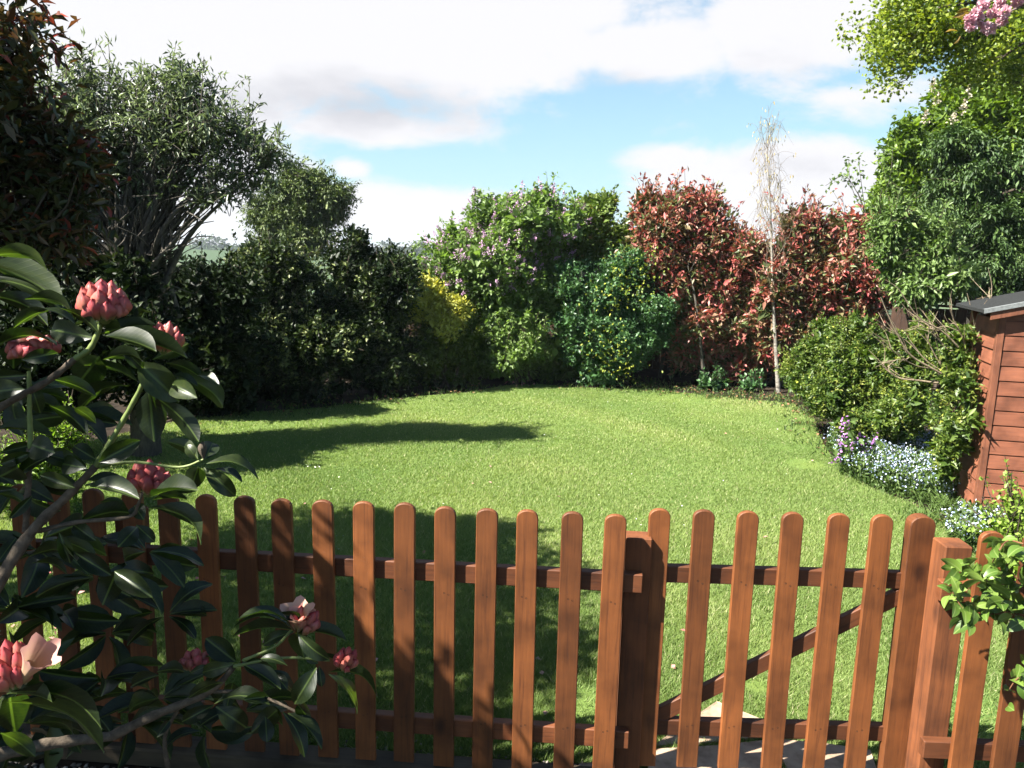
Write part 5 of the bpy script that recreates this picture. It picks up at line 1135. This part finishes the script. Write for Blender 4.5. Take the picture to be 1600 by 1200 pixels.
# ------------------------------------------------------------------ climber on the right picket run
def ovate(seed):
    r = random.Random(seed); V, F_ = [], []; NT = 7
    for i in range(NT + 1):
        t = i / NT; hw = .5 * math.sin(math.pi * t ** .8) ** .75 if 0 < t < 1 else .01
        for s in (-1, 0, 1): V.append((s * hw, t, .14 * abs(s) * hw + .10 * math.sin(math.pi * t) - .10 * t * t))
    for i in range(NT):
        for j in range(2): a = i * 3 + j; F_.append((a, a + 1, a + 4, a + 3))
    return py_mesh('leaf', V, F_, True)
def climber():
    org_ = np.array([1.95, 2.4, 0.0]); t = thing('climbing_plant', 'light green twining climber spilling over the pickets right of the gate', 'climber', org_)
    m, nt, o = new_mat('climber_leaf'); L = nt.links.new; oi = node(nt, 'ShaderNodeObjectInfo'); tc = node(nt, 'ShaderNodeTexCoord'); sep = node(nt, 'ShaderNodeSeparateXYZ'); L(tc.outputs['Object'], sep.inputs[0])
    ab = node(nt, 'ShaderNodeMath', operation='ABSOLUTE'); L(sep.outputs['X'], ab.inputs[0]); rib = node(nt, 'ShaderNodeMapRange'); L(ab.outputs[0], rib.inputs[0]); rib.inputs[1].default_value = .02; rib.inputs[2].default_value = .06; rib.inputs[3].default_value = .5; rib.inputs[4].default_value = 0
    col = ramp(nt, oi.outputs['Random'], [(0, (.05, .10, .015)), (.6, (.10, .17, .025)), (1, (.16, .24, .045))]); mx = node(nt, 'ShaderNodeMixRGB'); L(rib.outputs[0], mx.inputs[0]); L(col, mx.inputs[1]); mx.inputs[2].default_value = (.25, .32, .10, 1)
    b = node(nt, 'ShaderNodeBsdfPrincipled', _Roughness=.4); L(mx.outputs[0], b.inputs['Base Color']); tr = node(nt, 'ShaderNodeBsdfTranslucent'); L(mx.outputs[0], tr.inputs[0]); ms = node(nt, 'ShaderNodeMixShader', _Fac=.3); L(b.outputs[0], ms.inputs[1]); L(tr.outputs[0], ms.inputs[2]); L(ms.outputs[0], o.inputs[0])
    MS = [ovate(i) for i in range(3)]
    for q_ in MS: q_.materials.append(m)
    Y = 2.36; T = Tubes(6)
    stems = [[(1640, 980), (1580, 935), (1530, 900), (1500, 890)], [(1640, 940), (1590, 905), (1560, 870), (1530, 900), (1505, 930)], [(1600, 950), (1550, 960), (1510, 955), (1488, 925)], [(1640, 960), (1600, 960), (1575, 955), (1540, 930)], [(1600, 850), (1575, 845), (1560, 862), (1545, 890)], [(1620, 1040), (1590, 1060), (1575, 1080)], [(1650, 900), (1610, 880), (1585, 855)]]
    cs = []
    for st_ in stems:
        c = curve([P(u, v, Y + rng.normal() * .03) for u, v in st_], 18); T.add(c, np.linspace(.003, .0015, len(c))); cs.append(c)
    low = curve([org_, org_ + [0, -.03, .5], P(1640, 960, Y)], 14); T.add(low, np.linspace(.008, .004, len(low)))
    obj('stem', T.mesh('stem', org_), noise_mat('vine_stem', (.16, .06, .03), (.30, .16, .07), 40, .6, .1), t, kind='stuff')
    for k in range(215):
        c = cs[rng.choice(len(cs), p=[.2, .2, .2, .17, .07, .05, .11])]; p = c[rng.integers(2, len(c))] + rng.normal(size=3) * [.016, .03, .018]
        base = p; ln = rng.uniform(.038, .070); dr = unit(rng.normal(size=3) * [1, .5, .7] + [-.3, -.25, -.15]); tip = base + dr * ln
        add_leaf(base, tip, rng.uniform(.25, .6), parent=t, porg=org_, asp=.58, meshes=MS)
climber()

# ------------------------------------------------------------------ cherry blossom, top right corner
def cherry():
    Y = 3.2; b = np.array([2.95, 3.3, 0.0]); t = thing('cherry_tree', 'pink double cherry blossom twig hanging in at the top right corner', 'tree', b)
    T = Tubes(6); top = P(1700, -60, Y); T.add(curve([b, (b + top) / 2 + [.2, 0, 0], top], 14), np.linspace(.06, .02, 15)[:len(curve([b, b + 1, b + 2], 14))])
    for pth in ([(1700, -60), (1640, -10), (1600, 8), (1560, 26)], [(1640, -10), (1590, -15), (1540, 5), (1522, 12)], [(1700, -60), (1620, -40), (1560, -20)]):
        c = curve([P(u, v, Y) for u, v in pth], 12); T.add(c, np.linspace(.006, .003, len(c)))
    obj('branches', T.mesh('branches', b), noise_mat('cherry_bark', (.12, .09, .075), (.3, .24, .2), 40, .7, .3), t, kind='stuff')
    PK = leaf_mat('cherry_petal', [(0, (.62, .30, .38)), (.5, (.80, .50, .56)), (1, (.90, .72, .75))], .6, .35, .2, (1, .9, .95))
    for (u, v) in [(1525, 22), (1518, 40), (1540, 42), (1536, 8), (1552, 20), (1548, 46), (1562, 4), (1530, 30), (1515, 30), (1570, 18), (1580, -6), (1598, -8), (1590, 4), (1566, 32), (1612, 0)]:
        c = P(u, v, Y + rng.normal() * .03); Lf = Leaves(); k = 46; d_ = unit(rng.normal(size=(k, 3))); Lf.add(c + d_ * .006, d_ + rng.normal(size=(k, 3)) * .3, .021, .019, rng.random(k), upbias=.1)
        o = obj('blossom', Lf.mesh('blossom', b), PK, t)
    Lf = Leaves(); k = 10; c = P(1512, 24, Y); Lf.add(c + rng.normal(size=(k, 3)) * .03, np.tile([-1, 0, .1], (k, 1)) + rng.normal(size=(k, 3)) * .5, .05, .018, rng.random(k), tmpl=LEAF_L)
    obj('young_leaves', Lf.mesh('young_leaves', b), leaf_mat('bronze_leaf', [(0, (.12, .07, .02)), (1, (.25, .16, .04))], .45, .3, .4), t, kind='stuff')
cherry()

# ------------------------------------------------------------------ fallen petals and daisies
def scatter_flat(name, label, cat, pts, size, mat, asp=.7):
    pts = np.array(pts); k = len(pts); Lf = Leaves(); d_ = rng.normal(size=(k, 3)) * [1, 1, .25]
    Lf.add(np.column_stack([pts[:, :2], rng.uniform(.02, .035, k)]), d_, size * rng.uniform(.6, 1.2, k), size * asp, rng.random(k), upbias=.8)
    o = obj(name, Lf.mesh(name, (0, 0, 0)), mat, kind='stuff'); o['label'] = label; o['category'] = cat
pet = [Z(u + rng.normal() * 45, v + rng.normal() * 40) for u, v in [(60, 900), (90, 930), (70, 960), (245, 900), (130, 960)] for _ in range(9)] + [Z(rng.uniform(300, 1450), rng.uniform(640, 1150)) for _ in range(30)]
scatter_flat('fallen_petals', 'fallen pink rhododendron petals on the grass behind the fence', 'petals', pet, .035, leaf_mat('fallen_petal', [(0, (.50, .16, .15)), (1, (.72, .45, .40))], .6, .3, .2, (1, 1, 1)))
dz = [Z(rng.uniform(430, 1250), rng.uniform(625, 900)) for _ in range(60)] + [Z(490 + rng.normal() * 8, 733 + rng.normal() * 2) for _ in range(7)]
scatter_flat('daisies', 'tiny white daisies dotted over the lawn', 'flowers', dz, .013, leaf_mat('daisy', [(0, (.75, .75, .7)), (1, (.85, .85, .8))], .6, .2, .2, (1, 1, 1)), 1.0)
pk = [Z(818 + rng.normal() * 9, 601 + rng.normal() * 1.5) for _ in range(14)]
scatter_flat('pink_petals', 'small patch of pink petals on the far lawn edge under the lilac', 'petals', pk, .05, PINKF)

def litter():
    P_ = []
    for (u0, v0, u1, v1, n) in [(300, 652, 480, 636, 60), (480, 636, 800, 600, 90), (835, 597, 1010, 603, 110), (1010, 604, 1240, 627, 190), (1240, 627, 1295, 700, 60), (1295, 700, 1480, 805, 50)]:
        for _ in range(n):
            f = rng.random(); q_ = Z(u0 + (u1 - u0) * f, v0 + (v1 - v0) * f); P_.append([q_[0] + rng.normal() * .12, q_[1] + rng.normal() * .28, 0])
    scatter_flat('leaf_litter', 'dry fallen leaves and twigs along the ragged edge of the flower beds', 'leaf litter', P_, .05, leaf_mat('dry_leaf', [(0, (.06, .035, .018)), (.5, (.16, .09, .04)), (.8, (.26, .17, .08)), (1, (.36, .14, .09))], .8, .1, .2, (1, 1, 1)))
    Lf = Leaves(); c_ = np.array(P_)[rng.integers(0, len(P_), 3200)] + rng.normal(size=(3200, 3)) * [.06, .06, 0]
    Lf.add(np.column_stack([c_[:, :2], np.full(3200, .004)]), rng.normal(size=(3200, 3)) * .5 + [0, 0, 1], .065 * rng.uniform(.4, 1.2, 3200), .012, rng.random(3200)); o = obj('edge_weeds', Lf.mesh('edge_weeds', (0, 0, 0)), FGT, kind='stuff'); o['label'] = 'small weeds and longer grass straggling along the lawn edge'; o['category'] = 'weeds'
litter()
# ------------------------------------------------------------------ far hillside trees and field hedges
FAR = leaf_mat('far_leaf', [(0, (.02, .04, .015)), (1, (.06, .09, .03))], .7, .1, .2)
def far_tree(u, v, w, Y, label, squash=1.0, n=2200):
    s = pxm(u, v, Y); c = P(u, v, Y); gz = float(ground_z(c[0], c[1])); b = np.array([c[0], c[1], gz]); t = thing('hill_tree', label, 'tree', b)
    Lf = Leaves(); C = np.array([c, c + [w * s * .3, 0, -w * s * .1], c - [w * s * .3, 0, w * s * .12]]); R = np.array([[w * s * .4] * 2 + [w * s * .4 * squash]] * 3)
    crown(Lf, C, R, n, w * s * .09, w * s * .07, per=8, seed=int(u), ground=gz, inner=.3)
    T = Tubes(6); T.add(np.array([b, c]), [w * s * .07, w * s * .04]); obj('trunk', T.mesh('trunk', b), BARK, t); obj('crown', Lf.mesh('crown', b), FAR, t, kind='stuff')
far_tree(609, 388, 9, 430, 'small upright round tree on the distant ridge left of the dark shoots')
far_tree(640, 391, 14, 440, 'wider dome shaped tree on the distant ridge right of the dark shoots', .8)
far_tree(649, 409, 7, 300, 'lone small tree in the distant green field')
def hedgerow(pts, h, label, n):
    P3 = []; 
    for u, v, Y in pts: P3.append(P(u, v, Y))
    P3 = np.array(P3); P3[:, 2] = ground_z(P3[:, 0], P3[:, 1]); c = curve(P3, 60); c[:, 2] = ground_z(c[:, 0], c[:, 1]); i = rng.integers(0, len(c) - 1, n); f = rng.random((n, 1)); p = c[i] * (1 - f) + c[i + 1] * f
    p = p + rng.normal(size=(n, 3)) * [h * .3, h * .3, 0] + np.column_stack([np.zeros((n, 2)), rng.random(n) * h * (1 + .5 * np.sin(i * 1.3))])
    Lf = Leaves(); Lf.add(p, rng.normal(size=(n, 3)), h * .35, h * .3, rng.random(n)); o = obj('field_hedge', Lf.mesh('field_hedge', (0, 0, 0)), FAR, kind='stuff'); o['label'] = label; o['category'] = 'hedge'
hedgerow([(300, 400, 440), (500, 400, 430), (640, 400, 425), (760, 402, 430), (1000, 400, 440), (1300, 400, 440)], 5, 'strip of woodland along the top of the far hill', 7000)
hedgerow([(450, 420, 290), (640, 420, 285), (720, 420, 290), (900, 420, 300)], 1.6, 'upper hedge line crossing the distant field', 2500)
hedgerow([(450, 431, 235), (660, 431, 230), (900, 430, 240)], 1.3, 'lower hedge line crossing the distant field', 2500)

# ------------------------------------------------------------------ light haze over the valley
def haze():
    x0, x1, y0, y1 = -905, 905, -125, 905; z0, z1 = float(GZ.min()) - 1, 9.0
    me = box_mesh('haze', x1 - x0, y1 - y0, z1 - z0, 0, x0=x0, y0=y0, z0=z0); m, nt, o = new_mat('haze')
    v = node(nt, 'ShaderNodeVolumePrincipled'); v.inputs['Color'].default_value = (.80, .90, 1.0, 1); v.inputs['Density'].default_value = .0003; nt.links.new(v.outputs[0], o.inputs['Volume'])
    ob = obj('haze', me, m, kind='stuff'); ob['label'] = 'thin blue summer haze over the valley and the far hill'; ob['category'] = 'haze'
haze()
